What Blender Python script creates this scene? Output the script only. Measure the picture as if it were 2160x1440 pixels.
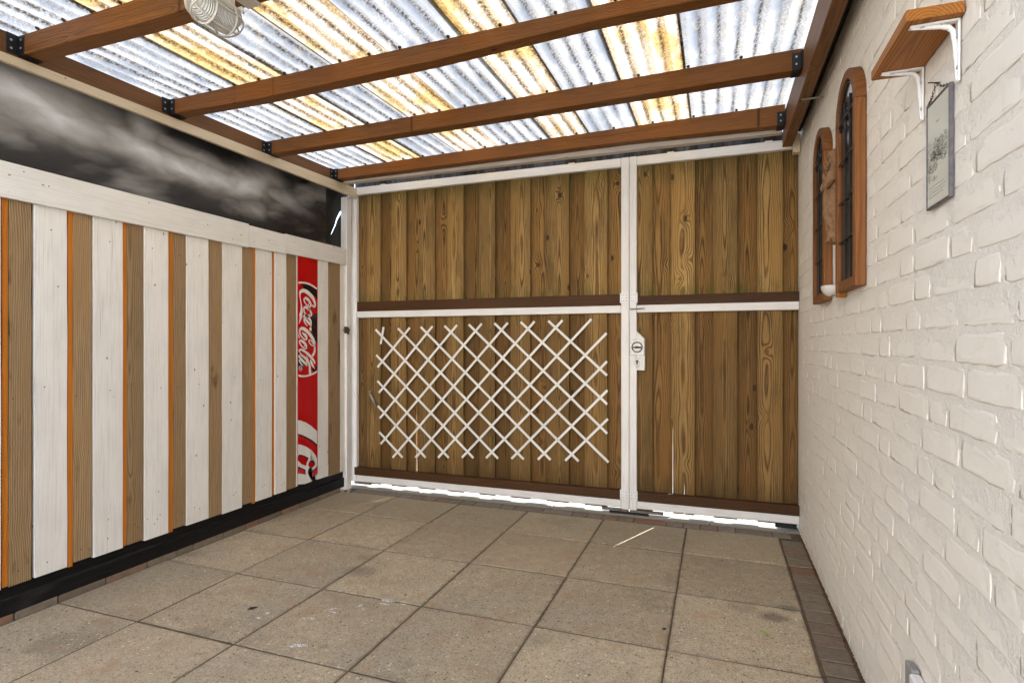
import bpy, bmesh, math, random
from mathutils import Vector, Matrix, noise
random.seed(7)
for o in list(bpy.data.objects): bpy.data.objects.remove(o)
sc = bpy.context.scene
COL = sc.collection
R = math.radians

# ------------------------------------------------------------------ camera
cam = bpy.data.cameras.new('camera'); camo = bpy.data.objects.new('camera', cam); COL.objects.link(camo)
camo.location = (0, 0, 1.10); camo.rotation_euler = (R(90), 0, 0.348)
cam.sensor_width = 36; cam.lens = 19.83; cam.shift_y = 0.0023; cam.clip_start = 0.02; cam.clip_end = 500
sc.camera = camo
# ------------------------------------------------------------------ light
SUN_EL, SUN_AZ = R(42), math.atan2(0.39, 0.92)      # azimuth clockwise from +Y
w = bpy.data.worlds.new('World'); sc.world = w; w.use_nodes = True
nt = w.node_tree; nt.nodes.clear()
sky = nt.nodes.new('ShaderNodeTexSky'); sky.sky_type = 'NISHITA'; sky.sun_disc = False
sky.sun_elevation = SUN_EL; sky.sun_rotation = SUN_AZ
bg = nt.nodes.new('ShaderNodeBackground'); bg.inputs[1].default_value = 0.15
wo = nt.nodes.new('ShaderNodeOutputWorld'); nt.links.new(sky.outputs[0], bg.inputs[0]); nt.links.new(bg.outputs[0], wo.inputs[0])
sl = bpy.data.lights.new('sun', 'SUN'); sl.energy = 4.5; sl.angle = R(0.5); sl.color = (1, .975, .945)
so = bpy.data.objects.new('sun', sl); COL.objects.link(so)
sd = Vector((math.sin(SUN_AZ)*math.cos(SUN_EL), math.cos(SUN_AZ)*math.cos(SUN_EL), math.sin(SUN_EL)))
so.rotation_euler = sd.to_track_quat('Z', 'Y').to_euler(); so.location = (2, 8, 8)
vs = sc.view_settings; vs.view_transform = 'Standard'; vs.look = 'None'; vs.gamma = 1; vs.use_curve_mapping = False
vs.exposure = 2.42
sc.render.engine = 'CYCLES'; sc.cycles.use_denoising = True; sc.cycles.denoiser = 'OPENIMAGEDENOISE'; sc.cycles.denoising_input_passes = 'RGB_ALBEDO_NORMAL'; sc.cycles.denoising_prefilter = 'NONE'
sc.cycles.max_bounces = 10; sc.cycles.diffuse_bounces = 7; sc.cycles.transparent_max_bounces = 8; sc.cycles.sample_clamp_indirect = 6

# ------------------------------------------------------------------ node helper
class S:
    def __init__(s, nt, sock): s.nt, s.k = nt, sock
    def _m(s, op, b=None, c=None, rev=False):
        n = s.nt.nodes.new('ShaderNodeMath'); n.operation = op
        args = [s, b, c] if not rev else [b, s, c]
        for i, a in enumerate(args):
            if a is None: continue
            if isinstance(a, S): s.nt.links.new(a.k, n.inputs[i])
            else: n.inputs[i].default_value = a
        return S(s.nt, n.outputs[0])
    def __add__(s, b): return s._m('ADD', b)
    __radd__ = __add__
    def __mul__(s, b): return s._m('MULTIPLY', b)
    __rmul__ = __mul__
    def __sub__(s, b): return s._m('SUBTRACT', b)
    def __rsub__(s, b): return s._m('SUBTRACT', b, rev=True)
    def __truediv__(s, b): return s._m('DIVIDE', b)
    def sin(s): return s._m('SINE')
    def exp(s): return s._m('EXPONENT')
    def sqrt(s): return s._m('SQRT')
    def fract(s): return s._m('FRACT')
    def abs(s): return s._m('ABSOLUTE')
    def pow(s, p): return s._m('POWER', p)
    def max(s, b): return s._m('MAXIMUM', b)
    def min(s, b): return s._m('MINIMUM', b)
    def gt(s, b): return s._m('GREATER_THAN', b)
    def step(s, a, b, lo=0., hi=1.):
        n = s.nt.nodes.new('ShaderNodeMapRange'); n.interpolation_type = 'SMOOTHSTEP'
        s.nt.links.new(s.k, n.inputs[0])
        for i, v in enumerate((a, b, lo, hi)): n.inputs[i+1].default_value = v
        return S(s.nt, n.outputs[0])

class M:
    def __init__(s, name):
        s.mat = bpy.data.materials.new(name); s.mat.use_nodes = True
        s.nt = s.mat.node_tree; s.b = s.nt.nodes['Principled BSDF']; s.out = s.nt.nodes['Material Output']
        s.b.inputs['Specular IOR Level'].default_value = .35
        s._tc = None
    def n(s, t): return s.nt.nodes.new(t)
    def link(s, a, b): s.nt.links.new(a.k if isinstance(a, S) else a, b)
    def obj(s):
        if not s._tc:
            tc = s.n('ShaderNodeTexCoord'); sp = s.n('ShaderNodeSeparateXYZ'); s.link(tc.outputs['Object'], sp.inputs[0])
            s._tc = [S(s.nt, sp.outputs[i]) for i in range(3)]
        return s._tc
    def world(s):
        g = s.n('ShaderNodeNewGeometry'); sp = s.n('ShaderNodeSeparateXYZ'); s.link(g.outputs['Position'], sp.inputs[0])
        return [S(s.nt, sp.outputs[i]) for i in range(3)]
    def rnd(s): return S(s.nt, s.n('ShaderNodeObjectInfo').outputs['Random'])
    def vec(s, x, y, z):
        c = s.n('ShaderNodeCombineXYZ')
        for i, a in enumerate((x, y, z)):
            if isinstance(a, S): s.link(a, c.inputs[i])
            else: c.inputs[i].default_value = a
        return c.outputs[0]
    def noise(s, v, scale=1., detail=3., rough=.55, dist=0.):
        t = s.n('ShaderNodeTexNoise'); s.link(v, t.inputs['Vector']); t.inputs['Scale'].default_value = scale
        t.inputs['Detail'].default_value = detail; t.inputs['Roughness'].default_value = rough; t.inputs['Distortion'].default_value = dist
        return S(s.nt, t.outputs[0])
    def voro(s, v, scale=1., col=False):
        t = s.n('ShaderNodeTexVoronoi'); s.link(v, t.inputs['Vector']); t.inputs['Scale'].default_value = scale
        if col:
            sp = s.n('ShaderNodeSeparateXYZ'); s.link(t.outputs['Color'], sp.inputs[0]); return S(s.nt, t.outputs[0]), S(s.nt, sp.outputs[0]), S(s.nt, sp.outputs[1])
        return S(s.nt, t.outputs[0])
    def mix(s, f, a, b, mode='MIX'):
        n = s.n('ShaderNodeMixRGB'); n.blend_type = mode
        for i, v in enumerate((f, a, b)):
            if isinstance(v, S): s.link(v, n.inputs[i])
            elif isinstance(v, bpy.types.NodeSocket): s.link(v, n.inputs[i])
            else: n.inputs[i].default_value = v if i == 0 else (*v, 1)
        return n.outputs[0]
    def ramp(s, f, stops):
        n = s.n('ShaderNodeValToRGB'); s.link(f, n.inputs[0]); e = n.color_ramp.elements
        while len(e) < len(stops): e.new(.5)
        for i, (p, c) in enumerate(stops): e[i].position = p; e[i].color = (*c, 1)
        return n.outputs[0]
    def bright(s, col, f):
        n = s.n('ShaderNodeVectorMath'); n.operation = 'SCALE'; s.link(col, n.inputs[0])
        if isinstance(f, S): s.link(f, n.inputs['Scale'])
        else: n.inputs['Scale'].default_value = f
        return n.outputs[0]
    def bump(s, h, dist=.002, strength=1.):
        n = s.n('ShaderNodeBump'); s.link(h, n.inputs['Height']); n.inputs['Distance'].default_value = dist; n.inputs['Strength'].default_value = strength
        s.link(n.outputs[0], s.b.inputs['Normal'])
    def base(s, c):
        if isinstance(c, tuple): s.b.inputs['Base Color'].default_value = (*c, 1)
        else: s.link(c, s.b.inputs['Base Color'])
    def rough(s, v):
        if isinstance(v, S): s.link(v, s.b.inputs['Roughness'])
        else: s.b.inputs['Roughness'].default_value = v

def wood(name, light, dark, axis='Z', rings=105., ringamt=.75, knot=1., rough=.6, bump=.0012, vary=.35, knotcol=(.03, .017, .008), tint2=None, stains=None, cell=(.13, .23), core_r=.12, checks=.6, algae_shade=False, spec=.12, rc=.75, fc=.8):
    m = M(name); o = m.obj(); r = m.rnd()
    i = 'XYZ'.index(axis); l = o[i]; a, b = [o[j] for j in range(3) if j != i]
    r2 = (r*7.13).fract(); r3 = (r*13.7).fract()
    A = a + (r-.5)*.05; B = b + (r2*.05 + .02); L = l + r*37.
    v1 = m.vec(a*3.5, b*3.5, L*1.1)
    warp = (m.noise(v1, 1., 2.)-.5)*.05
    fine = (m.noise(m.vec(a*25, b*25, L*4), 1., 2.)-.5)*.006
    kd = m.voro(m.vec(a*(1/cell[0]) + r3*9., r*50., L*(1/cell[1])))
    k = ((kd*kd)*(-28.)).exp()*knot
    rr = ((A*A + B*B)).sqrt() + warp + fine + k*.020
    s = ((rr*(rings*6.283)).sin()*.5+.5).pow(2.2)
    fib = m.noise(m.vec(a*330, b*330, L*7), 1., 2., .6)
    big = m.noise(m.vec(a*7, b*7, L*1.7), 1., 3.)
    g = s*ringamt*rc + (fib-.5)*fc + .12
    col = m.mix(g.max(0.).min(1.), light, dark)
    if tint2: col = m.mix((big.step(.42, .68))*.65, col, tint2)
    core = kd.step(core_r, core_r*.5)*(1. if knot > 0 else 0.)
    ck = m.noise(m.vec(a*90 + r*5., b*90, L*.9), 1., 1.).step(.715, .745)*checks
    col = m.mix(ck*.8, col, knotcol)
    col = m.mix(core*.85, col, knotcol)
    if algae_shade:
        e = (o[0].abs() + (m.noise(m.vec(a*30, b*30, L*5), 1., 3.)-.5)*.05).step(.030, .072)
        col = m.mix(e*(.5 if algae_shade is True else .15), col, (.030, .026, .010))  # plank edges darkened: shade of the gaps put into the colour
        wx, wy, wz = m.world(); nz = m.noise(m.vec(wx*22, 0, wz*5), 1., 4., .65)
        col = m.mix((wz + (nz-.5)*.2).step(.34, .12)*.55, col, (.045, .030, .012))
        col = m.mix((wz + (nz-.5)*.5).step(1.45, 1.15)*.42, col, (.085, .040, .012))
        col = m.mix(m.noise(m.vec(wx*14, r*9., wz*2.2), 1., 5., .7).step(.52, .66)*.4, col, (.055, .036, .014))
        col = m.mix((wz + (nz-.5)*.25).step(1.56, 1.42)*wz.gt(1.39)*nz.step(.45, .6)*.6, col, (.075, .085, .015))
        col = m.mix((wz + (nz-.5)*.35).step(2.05, 2.27)*.45, col, (.070, .075, .020))
        col = m.mix(wz.step(2.288, 2.296)*.93, col, m.mix(nz.step(.4, .6), (.030, .032, .038), (.09, .10, .125)))  # tops above the rail coloured dark and bluish, shade painted in
    if stains: col = m.mix(m.noise(m.vec(a*12, b*12, L*3.1), 1., 4., .6).step(.60, .74)*.8, col, stains)
    col = m.bright(col, (big-.5)*.7 + (r2-.5)*vary + 1.)
    m.b.inputs['Specular IOR Level'].default_value = spec
    m.base(col); m.rough(rough)
    m.bump((0.-s)*.5 + fib*.35 - core*.5 - ck, bump)
    return m.mat

def paint(name, col, axis='Z', rough=.5, dirt=(.45, .40, .33), crack=.5, speck=True, bump=.0006):
    """brushed paint over sawn wood: faint grain relief, hairline checks, small nail marks"""
    m = M(name); o = m.obj(); r = m.rnd()
    i = 'XYZ'.index(axis); l = o[i]; a, b = [o[j] for j in range(3) if j != i]
    L = l + r*31.; r2 = (r*5.7).fract()
    fib = m.noise(m.vec(a*260, b*260, L*5), 1., 3., .6)
    chk = m.noise(m.vec(a*170, b*170, L*1.6), 1., 2.)
    blot = m.noise(m.vec(a*9, b*9, L*5), 1., 4., .62)
    c = m.mix(blot.step(.35, .70)*.42, col, tuple(x*.82 for x in col))
    ck = chk.step(.70, .745)*m.noise(m.vec(a*4, b*4, L*2.2), 1., 2.).step(.48, .6)*crack
    c = m.mix(ck, c, dirt)
    c = m.mix((fib.step(.48, .72))*.38, c, dirt)
    if speck:
        d = m.voro(m.vec(a*14, b*14, L*9)); c = m.mix(d.step(.075, .05)*.75, c, (.16, .12, .09))
    c = m.bright(c, (r2-.5)*.09 + 1.)
    m.base(c); m.rough(rough); m.bump(fib*.5 - ck + blot*.6, bump)
    return m.mat

def plain(name, col, rough=.5, metal=0., nscale=0., amt=.2, bump=0.):
    m = M(name); m.rough(rough); m.b.inputs['Metallic'].default_value = metal
    o = m.obj(); n = m.noise(m.vec(o[0], o[1], o[2]), nscale or 60., 4., .6)
    m.base(m.mix(n.step(.3, .7)*amt, col, tuple(x*.45 for x in col)))
    if bump: m.bump(n, bump)
    return m.mat

# ------------------------------------------------------------------ materials
MT = {}
MT['gate_plank'] = wood('gate_plank_wood', (.330, .185, .058), (.050, .021, .006), 'Z', rings=150, rc=.78, fc=1.5, ringamt=.95, knot=1., rough=.62, vary=.5, tint2=(.215, .104, .026), bump=.002, algae_shade=True)
MT['gate_plank_front'] = wood('gate_plank_pale_wood', (.440, .275, .098), (.070, .032, .009), 'Z', rings=140, rc=.78, fc=1.5, ringamt=.95, knot=1., rough=.62, vary=.45, tint2=(.275, .150, .042), bump=.002, algae_shade='front')
MT['batten'] = wood('stained_batten_wood', (.080, .036, .014), (.032, .014, .006), 'X', rings=120, ringamt=.5, rough=.5, vary=.2, cell=(.08, .16), core_r=.1)
MT['rafter'] = wood('stained_rafter_wood', (.235, .095, .026), (.055, .019, .006), 'X', rc=.5, fc=1.5, rings=150, ringamt=.7, knot=.3, rough=.42, vary=.25, tint2=(.165, .058, .014), bump=.0015, cell=(.07, .13), core_r=.12)
MT['beam_y'] = wood('stained_beam_wood', (.20, .092, .036), (.075, .032, .013), 'Y', rings=110, ringamt=.6, rough=.45, vary=.2, bump=.0013, cell=(.08, .16), core_r=.1)
MT['greyboard'] = wood('weathered_board_wood', (.40, .27, .145), (.125, .072, .032), 'Z', rings=120, ringamt=.75, rough=.75, vary=.3, tint2=(.25, .15, .068), stains=(.070, .034, .012), bump=.0013, fc=1.2, knotcol=(.06, .035, .02))
MT['orange'] = wood('orange_stained_lath_wood', (.55, .19, .025), (.38, .105, .012), 'Z', rings=70, ringamt=.4, knot=0., rough=.5, vary=.2)
MT['shelf'] = wood('shelf_wood', (.40, .155, .030), (.16, .052, .010), 'Y', rings=170, ringamt=.7, knot=0., rough=.42, vary=.1)
MT['frame_z'] = wood('arched_frame_wood', (.22, .088, .027), (.080, .028, .009), 'Z', rings=140, ringamt=.5, knot=.0, rough=.5, vary=.25, stains=(.12, .05, .02))
MT['white_z'] = paint('white_painted_board', (.82, .785, .725), 'Z', crack=.9)
MT['white_y'] = paint('white_painted_rail_board', (.78, .755, .70), 'Y', crack=.8)
MT['white_frame_x'] = paint('white_gate_paint_across', (.80, .77, .72), 'X', crack=0., speck=False, rough=.42, bump=.0003)
MT['white_frame_z'] = paint('white_gate_paint_upright', (.80, .765, .715), 'Z', crack=.1, speck=False, rough=.42, bump=.0003)
MT['oldwhite_x'] = paint('flaking_white_batten_paint', (.62, .56, .48), 'X', crack=1., speck=True, rough=.6, dirt=(.25, .2, .15), bump=.002)
MT['cream_y'] = paint('cream_batten_paint', (.66, .54, .37), 'Y', crack=.3, rough=.35, dirt=(.4, .26, .13), bump=.002)
MT['slat'] = paint('white_trellis_paint', (.82, .79, .72), 'Z', crack=0., speck=False, bump=.0002)
MT['black_beam'] = wood('black_tarred_wood', (.013, .012, .012), (.006, .006, .006), 'Y', rings=100, ringamt=.5, knot=0, rough=.4, vary=.2, bump=.001, stains=(.03, .028, .028))
MT['black_metal'] = plain('black_hanger_metal', (.018, .018, .02), .45, .2, 90, .5, .0005)
MT['grille'] = plain('dark_grille_metal', (.03, .027, .025), .45, .3, 90, .5, .0003)
MT['dark_pane'] = plain('dark_pane', (.012, .012, .015), .12)
MT['screw'] = plain('screw_metal', (.55, .55, .53), .3, .8, 200, .4)
MT['lead'] = plain('lead_frame', (.18, .165, .175), .45, .6, 60, .5, .0006)
MT['white_metal'] = plain('white_enamel', (.78, .76, .73), .3, 0., 40, .08)
MT['steel'] = plain('worn_steel', (.42, .40, .36), .42, .7, 90, .6, .0004)
MT['rust'] = plain('rusty_steel', (.075, .055, .04), .6, .4, 120, .6, .001)
MT['grey_plastic'] = plain('grey_plastic', (.26, .25, .235), .45, 0, 20, .1)
MT['lamp_plastic'] = plain('lamp_plastic', (.60, .56, .49), .42, 0, 40, .12)
MT['cable'] = plain('grey_cable', (.22, .25, .26), .5)
MT['clay'] = plain('terracotta_clay', (.27, .145, .07), .8, 0, 70, .65, .003)
MT['grey_wood'] = plain('weathered_grey_wood', (.20, .175, .14), .8, 0, 35, .5, .002)
MT['black_wood'] = plain('black_rubber_block', (.012, .012, .013), .7, 0, 35, .3, .002)
MT['leaf'] = plain('fallen_leaf_green', (.33, .38, .06), .5, 0, 90, .2)
MT['red'] = plain('sign_red_enamel', (.50, .002, .004), .22, 0, 9, .12)
MT['signwhite'] = plain('sign_white_print', (.80, .77, .72), .25, 0, 14, .06)
MT['signblack'] = plain('sign_black_print', (.008, .008, .008), .2)
MT['black_back'] = plain('black_backing', (.010, .010, .011), .8)
MT['chalk'] = plain('white_paint_smear', (.86, .86, .86), .7, 0, 300, .35)
MT['tar'] = plain('dark_smear', (.03, .028, .025), .7)
MT['ochre'] = plain('ochre_debris', (.40, .26, .10), .8, 0, 200, .5)
MT['brown_debris'] = plain('brown_debris', (.13, .07, .03), .8, 0, 200, .5)

g = M('white_paint_smear_worn'); _o = g.obj(); g.base((.86, .86, .85)); g.rough(.7); g.link(g.noise(g.vec(_o[0], _o[1], _o[2]), 170., 4., .7).step(.40, .58), g.b.inputs['Alpha']); MT['chalk'] = g.mat  # broken pale colour for the sun spots painted on the slabs
def m_brickpaint():
    m = M('cream_masonry_paint'); x, y, z = m.world()
    v = m.vec(x, y, z)
    n1 = m.noise(v, 5., 4., .6); n2 = m.noise(m.vec(x*60, y*45, z*240), 1., 3., .6); n3 = m.noise(v, 130., 4., .65)
    c = m.mix(n1.step(.3, .7)*.5, (.83, .775, .672), (.785, .73, .62))
    c = m.mix(m.noise(v, 17., 4., .6).step(.58, .75)*.35, c, (.66, .57, .46))
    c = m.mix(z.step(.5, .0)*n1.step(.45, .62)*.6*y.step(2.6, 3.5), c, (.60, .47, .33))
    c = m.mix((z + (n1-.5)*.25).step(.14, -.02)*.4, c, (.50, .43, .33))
    c = m.mix(m.noise(m.vec(x*10, y*26, z*2.5), 1., 4., .6).step(.60, .72)*.22, c, (.60, .52, .42))
    c = m.mix(n3.step(.62, .72)*.25, c, (.5, .44, .37))
    m.base(c); m.rough(.62)
    m.bump(n2*.4 + n3*.3 + m.noise(v, 45., 3.)*.5, .0016)
    return m.mat
MT['brickpaint'] = m_brickpaint()
def m_mortar():
    m = M('rough_painted_mortar'); x, y, z = m.world(); v = m.vec(x, y, z)
    n3 = m.noise(v, 190., 4., .7); n4 = m.noise(v, 70., 4., .7)
    c = m.mix(n4.step(.38, .68)*.45, (.835, .78, .68), (.785, .73, .63)); c = m.mix(n3.step(.63, .71)*.22, c, (.48, .43, .36))
    m.base(c); m.rough(.75); m.bump(n3*.7 + n4, .0045)
    return m.mat
MT['mortar'] = m_mortar()

def m_slab():
    m = M('weathered_concrete_slab'); x, y, z = m.world(); r = m.rnd(); o = m.obj()
    v = m.vec(x + r*9., y, z)
    d, c1, c2 = m.voro(v, 165., True)
    d2, e1, e2 = m.voro(v, 75., True)
    n1 = m.noise(v, 3.2, 4., .6); n2 = m.noise(v, 22., 4., .65); n3 = m.noise(v, 420., 3., .7)
    c = m.mix(n1.step(.3, .7), (.48, .39, .265), (.40, .33, .225))
    c = m.mix(n2.step(.35, .7)*.45, c, (.30, .245, .17))
    c = m.mix(n3.step(.44, .60)*.5, c, (.21, .165, .11))
    c = m.mix(m.noise(v, 1.7, 4., .65).step(.48, .62)*.4, c, (.30, .265, .20))
    c = m.mix(m.noise(v, 120., 3., .7).step(.54, .64)*.55, c, (.16, .125, .085))
    c = m.mix(m.noise(v, 2.3, 5., .68).step(.53, .68)*.55, c, (.17, .145, .10))
    c = m.mix(m.noise(v, 60., 3., .7).step(.5, .66)*.4, c, (.22, .175, .12))
    c = m.mix(m.noise(v, 9., 4., .7).step(.60, .74)*.35, c, (.50, .44, .34))
    c = m.mix(c1.gt(.86)*d.step(.5, .3)*.85, c, (.09, .075, .06))
    c = m.mix(c2.gt(.88)*d.step(.5, .3)*.75, c, (.52, .46, .36))
    c = m.mix(e1.gt(.95)*d2.step(.33, .24)*.9, c, (.62, .54, .40))
    c = m.mix(e2.gt(.96)*d2.step(.33, .24)*.9, c, (.05, .042, .035))
    c = m.mix(m.noise(v, 6.5, 4., .6).step(.56, .68)*.45, c, (.34, .215, .125))
    # worn dirt along the slab edges
    ed = (o[0].abs()).max(o[1].abs())
    c = m.mix((ed + (n2-.5)*.03).step(.232, .25)*.5, c, (.14, .11, .075))
    # two old oil stains near the right border, and a few dull ones
    for sx, sy, rx, am in ((.215, 2.50, .075, .62), (.285, 2.60, .055, .5), (-1.62, 2.32, .11, .35), (-1.85, 1.62, .08, .3), (-1.70, 2.47, .07, .3), (.10, 2.55, .09, .25)):
        dd = ((x-sx)*(x-sx) + (y-sy)*(y-sy)*1.6).sqrt() + (n2-.5)*.09
        c = m.mix(dd.step(rx, rx*.35)*am, c, (.075, .062, .05))
    c = m.mix(((r*3.7).fract()).step(.5, 1.)*.35, c, (.36, .26, .165))
    c = m.mix((y + (n2-.5)*.8).step(2.4, 3.4)*.42, c, (.18, .15, .095))  # darker towards the gate: falloff of light put into the slab colour
    c = m.bright(c, (r-.5)*.24 + 1.22)
    m.b.inputs['Specular IOR Level'].default_value = .15
    m.base(c); m.rough(.85); m.bump(n3*.5 + n2*.5 - c1.gt(.9)*.6, .002)
    return m.mat
MT['slab'] = m_slab()
def m_clinker():
    m = M('clinker_paver'); x, y, z = m.world(); r = m.rnd(); v = m.vec(x, y, z)
    n = m.noise(v, 40., 4., .65); n3 = m.noise(v, 260., 3., .7)
    c = m.ramp(r, [(0, (.165, .125, .085)), (.3, (.23, .185, .130)), (.6, (.20, .145, .098)), (.82, (.27, .150, .092)), (1, (.24, .115, .066))])
    c = m.mix(n.step(.35, .7)*.6, c, (.12, .095, .075)); c = m.mix(n3.step(.6, .7)*.4, c, (.36, .30, .24))
    m.base(c); m.rough(.85); m.bump(n + n3*.4, .003); return m.mat
MT['clinker'] = m_clinker()
MT['kerb'] = plain('pale_concrete_kerb', (.24, .21, .165), .85, 0, 120, .35, .001)
MT['joint'] = plain('joint_sand', (.13, .095, .06), .95, 0, 40, .8, .003)
MT['paving_out'] = plain('outdoor_pale_paving', (.27, .26, .245), .85, 0, 30, .2, .002)
MT['house_render'] = plain('pale_house_render', (.74, .73, .72), .8, 0, 3, .1)  # for the unseen wall added to bounce light
MT['soil'] = plain('garden_ground', (.14, .14, .085), .95, 0, 3, .5, .02)

def m_roof(name, gold):
    """weathered glass-fibre sheet: lets light through, fibrous speckle, dirt lines in the valleys"""
    m = M(name); x, y, z = m.world(); r = m.rnd()
    v = m.vec(x, y, z)
    ph = (x*(6.283/.076)).sin()
    dis = m.noise(v, 9., 3.)
    fib = m.noise(m.vec(x, y, z + r*3.), 150., 4., .72, 1.2)
    fib2 = m.noise(m.vec(x*1., y*.75, z), 62., 4., .7, .8)
    soft = m.noise(m.vec(x*2.2, y*1.1, r*9.), 2.6, 3., .55)
    ripple = m.noise(m.vec(x*4., y*2.2, 2.), 3.1, 3., .6, 1.)
    if gold:
        c = m.mix(fib2.step(.38, .66)*.8, (.56, .405, .175), (.33, .18, .055))
        c = m.mix(soft.step(.36, .56)*.9, c, (.60, .57, .49))
        c = m.mix(ripple.step(.60, .72)*.6, c, (.24, .105, .022))
    else:
        c = m.mix(soft.step(.38, .62), (.42, .415, .40), (.22, .235, .255))
        c = m.mix(ripple.step(.55, .7)*.5, c, (.50, .40, .24))
        c = m.mix(fib2.step(.50, .70)*.5, c, (.27, .265, .25))
    # grime lies in the valleys of the sheet: broad grey-brown band, speckle, and a crusty dark line
    w1 = m.noise(m.vec(x*3., y*1.3, r*7.), 2.2, 3., .6); w2 = m.noise(m.vec(x*8., y*5., 1.), 3., 3., .6)
    ph2 = x*(6.283/.076) + (w2-.5)*1.3
    band = (ph2.sin()*.5+.5).step(.25, .80)*(w1*1.5+.05).min(1.)
    c = m.mix(band*.66, c, (.27, .155, .05) if gold else (.20, .205, .215))
    sp = fib.step(.43, .57)*(band*.62 + .40)
    c = m.mix(sp*.75, c, (.11, .055, .012) if gold else (.115, .10, .075))
    sp2 = fib2.step(.48, .62)*(band*.5 + .26)
    c = m.mix(sp2*.6, c, (.16, .075, .02) if gold else (.20, .165, .115))
    line = ((ph2+.9).sin()*.5+.5).pow(9.)*m.noise(v, 70., 4., .75).step(.42, .56)*m.noise(m.vec(x*9, y*1.2, 0), 1.3, 2.).step(.38, .52)
    c = m.mix(line*.92, c, (.035, .02, .008))
    t = m.n('ShaderNodeBsdfTranslucent'); d = m.n('ShaderNodeBsdfDiffuse'); mx = m.n('ShaderNodeMixShader')
    m.link(c, t.inputs[0]); m.link(m.bright(c, .6), d.inputs[0]); mx.inputs[0].default_value = .42
    m.link(t.outputs[0], mx.inputs[1]); m.link(d.outputs[0], mx.inputs[2])
    bp = m.n('ShaderNodeBump'); bp.inputs['Distance'].default_value = .004; m.link(fib2 + dis, bp.inputs['Height'])
    m.link(bp.outputs[0], t.inputs['Normal']); m.link(mx.outputs[0], m.out.inputs[0])
    return m.mat
MT['roof_white'] = m_roof('fibreglass_sheet_pale', False)
MT['roof_gold'] = m_roof('fibreglass_sheet_amber', True)

def m_mural():
    m = M('airbrushed_cloud_panel'); x, y, z = m.world()
    n1 = m.noise(m.vec(0, y*1.6, z*3.), 1.5, 3., .5, .3); n2 = m.noise(m.vec(5, y*2., z*5.), 2.2, 3., .5, .4)
    wy = y + (n1-.5)*.42; wz = z + (n2-.5)*.10
    f = None
    for cy, cz, ry, rz, sl, am in ((1.50, 2.13, .34, .065, .06, .95), (1.62, 2.07, .30, .05, -.08, .95), (1.95, 2.055, .30, .045, -.10, 1.), (1.97, 2.17, .12, .05, 0, .8), (2.3, 2.035, .35, .040, -.02, 1.), (2.62, 2.06, .26, .05, .25, .85), (2.78, 2.12, .16, .09, .2, .5), (2.98, 2.05, .22, .030, -.2, .55), (1.2, 2.05, .25, .07, 0, .6), (2.25, 2.13, .35, .025, -.12, .6), (2.66, 1.93, .12, .03, 0, .55), (3.15, 2.10, .14, .03, .2, .35), (.6, 2.05, .5, .08, 0, .6)):
        dy = (wy-cy)*(1/ry); dz = (wz-cz-(wy-cy)*sl)*(.52/rz)
        g = ((dy*dy+dz*dz)*-1.).exp()*am
        f = g if f is None else f.max(g)
    n3 = m.noise(m.vec(2, y*2.4 + z*2., z*6.), 1.3, 4., .55, .3)
    n5 = m.noise(m.vec(9, y*1.5 - z*1.5, z*4.), 1.2, 3., .5)
    f = (f*(n3*.8+.5)).max(n5.step(.44, .66)*.42*(n3+.45)) + (n1-.5)*.10
    c = m.ramp(f.max(0.).min(1.), [(0, (.014, .014, .015)), (.10, (.032, .031, .031)), (.28, (.13, .125, .118)), (.5, (.27, .26, .245)), (.75, (.42, .415, .405)), (1, (.68, .69, .71))])
    m.base(c); m.rough(.26); m.b.inputs['Specular IOR Level'].default_value = .45
    m.bump(m.noise(m.vec(x, y*1., z*4.), 90., 3., .6), .0012)
    return m.mat
MT['mural'] = m_mural()
MT['darkpanel'] = plain('dark_plastic_panel', (.016, .016, .017), .3, 0, 8, .3, .002)
g = M('frosted_glass'); g.base((.85, .82, .74)); g.rough(.35); g.b.inputs['Transmission Weight'].default_value = .35; g.b.inputs['Alpha'].default_value = 1; MT['frost'] = g.mat
g = M('ribbed_lamp_glass'); g.base((.80, .79, .74)); g.rough(.16); g.b.inputs['Transmission Weight'].default_value = .3
_o = g.obj(); g.bump((_o[1]*(6.283/.0055)).sin(), .0012); MT['ribglass'] = g.mat
g = M('picture_print_paper'); _o = g.obj(); _n = g.noise(g.vec(_o[0], _o[1], _o[2]), 9., 3.); g.base(g.mix(_n, (.58, .59, .49), (.66, .66, .57))); g.rough(.18); MT['print'] = g.mat

# ------------------------------------------------------------------ object helpers
def link(o, parent=None):
    COL.objects.link(o)
    if parent is not None: o.parent = parent
    return o
def wloc(o):
    p = Vector(o.location); q = o.parent
    while q is not None: p += Vector(q.location); q = q.parent
    return p
def thing(name, label, cat, loc=(0, 0, 0), group=None, kind=None):
    o = bpy.data.objects.new(name, None); o.location = loc; o.empty_display_size = .05; COL.objects.link(o)
    if kind: o['kind'] = kind
    if label: o['label'] = label
    if cat: o['category'] = cat
    if group: o['group'] = group
    return o
def tag(o, label=None, cat=None, group=None, kind=None):
    if label: o['label'] = label
    if cat: o['category'] = cat
    if group: o['group'] = group
    if kind: o['kind'] = kind
    return o
def from_bm(name, bm, mat, parent=None, loc=None, smooth=False):
    me = bpy.data.meshes.new(name); bmesh.ops.recalc_face_normals(bm, faces=bm.faces); bm.to_mesh(me); bm.free()
    if mat: me.materials.append(MT[mat] if isinstance(mat, str) else mat)
    if smooth:
        for p in me.polygons: p.use_smooth = True
    return place(name, me, parent, loc)
def place(name, me, parent=None, loc=(0, 0, 0)):
    """loc is a world position (things carry no rotation)"""
    o = bpy.data.objects.new(name, me); L = Vector(loc or (0, 0, 0))
    if parent is not None: L = L - wloc(parent)
    o.location = L; return link(o, parent)
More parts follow.
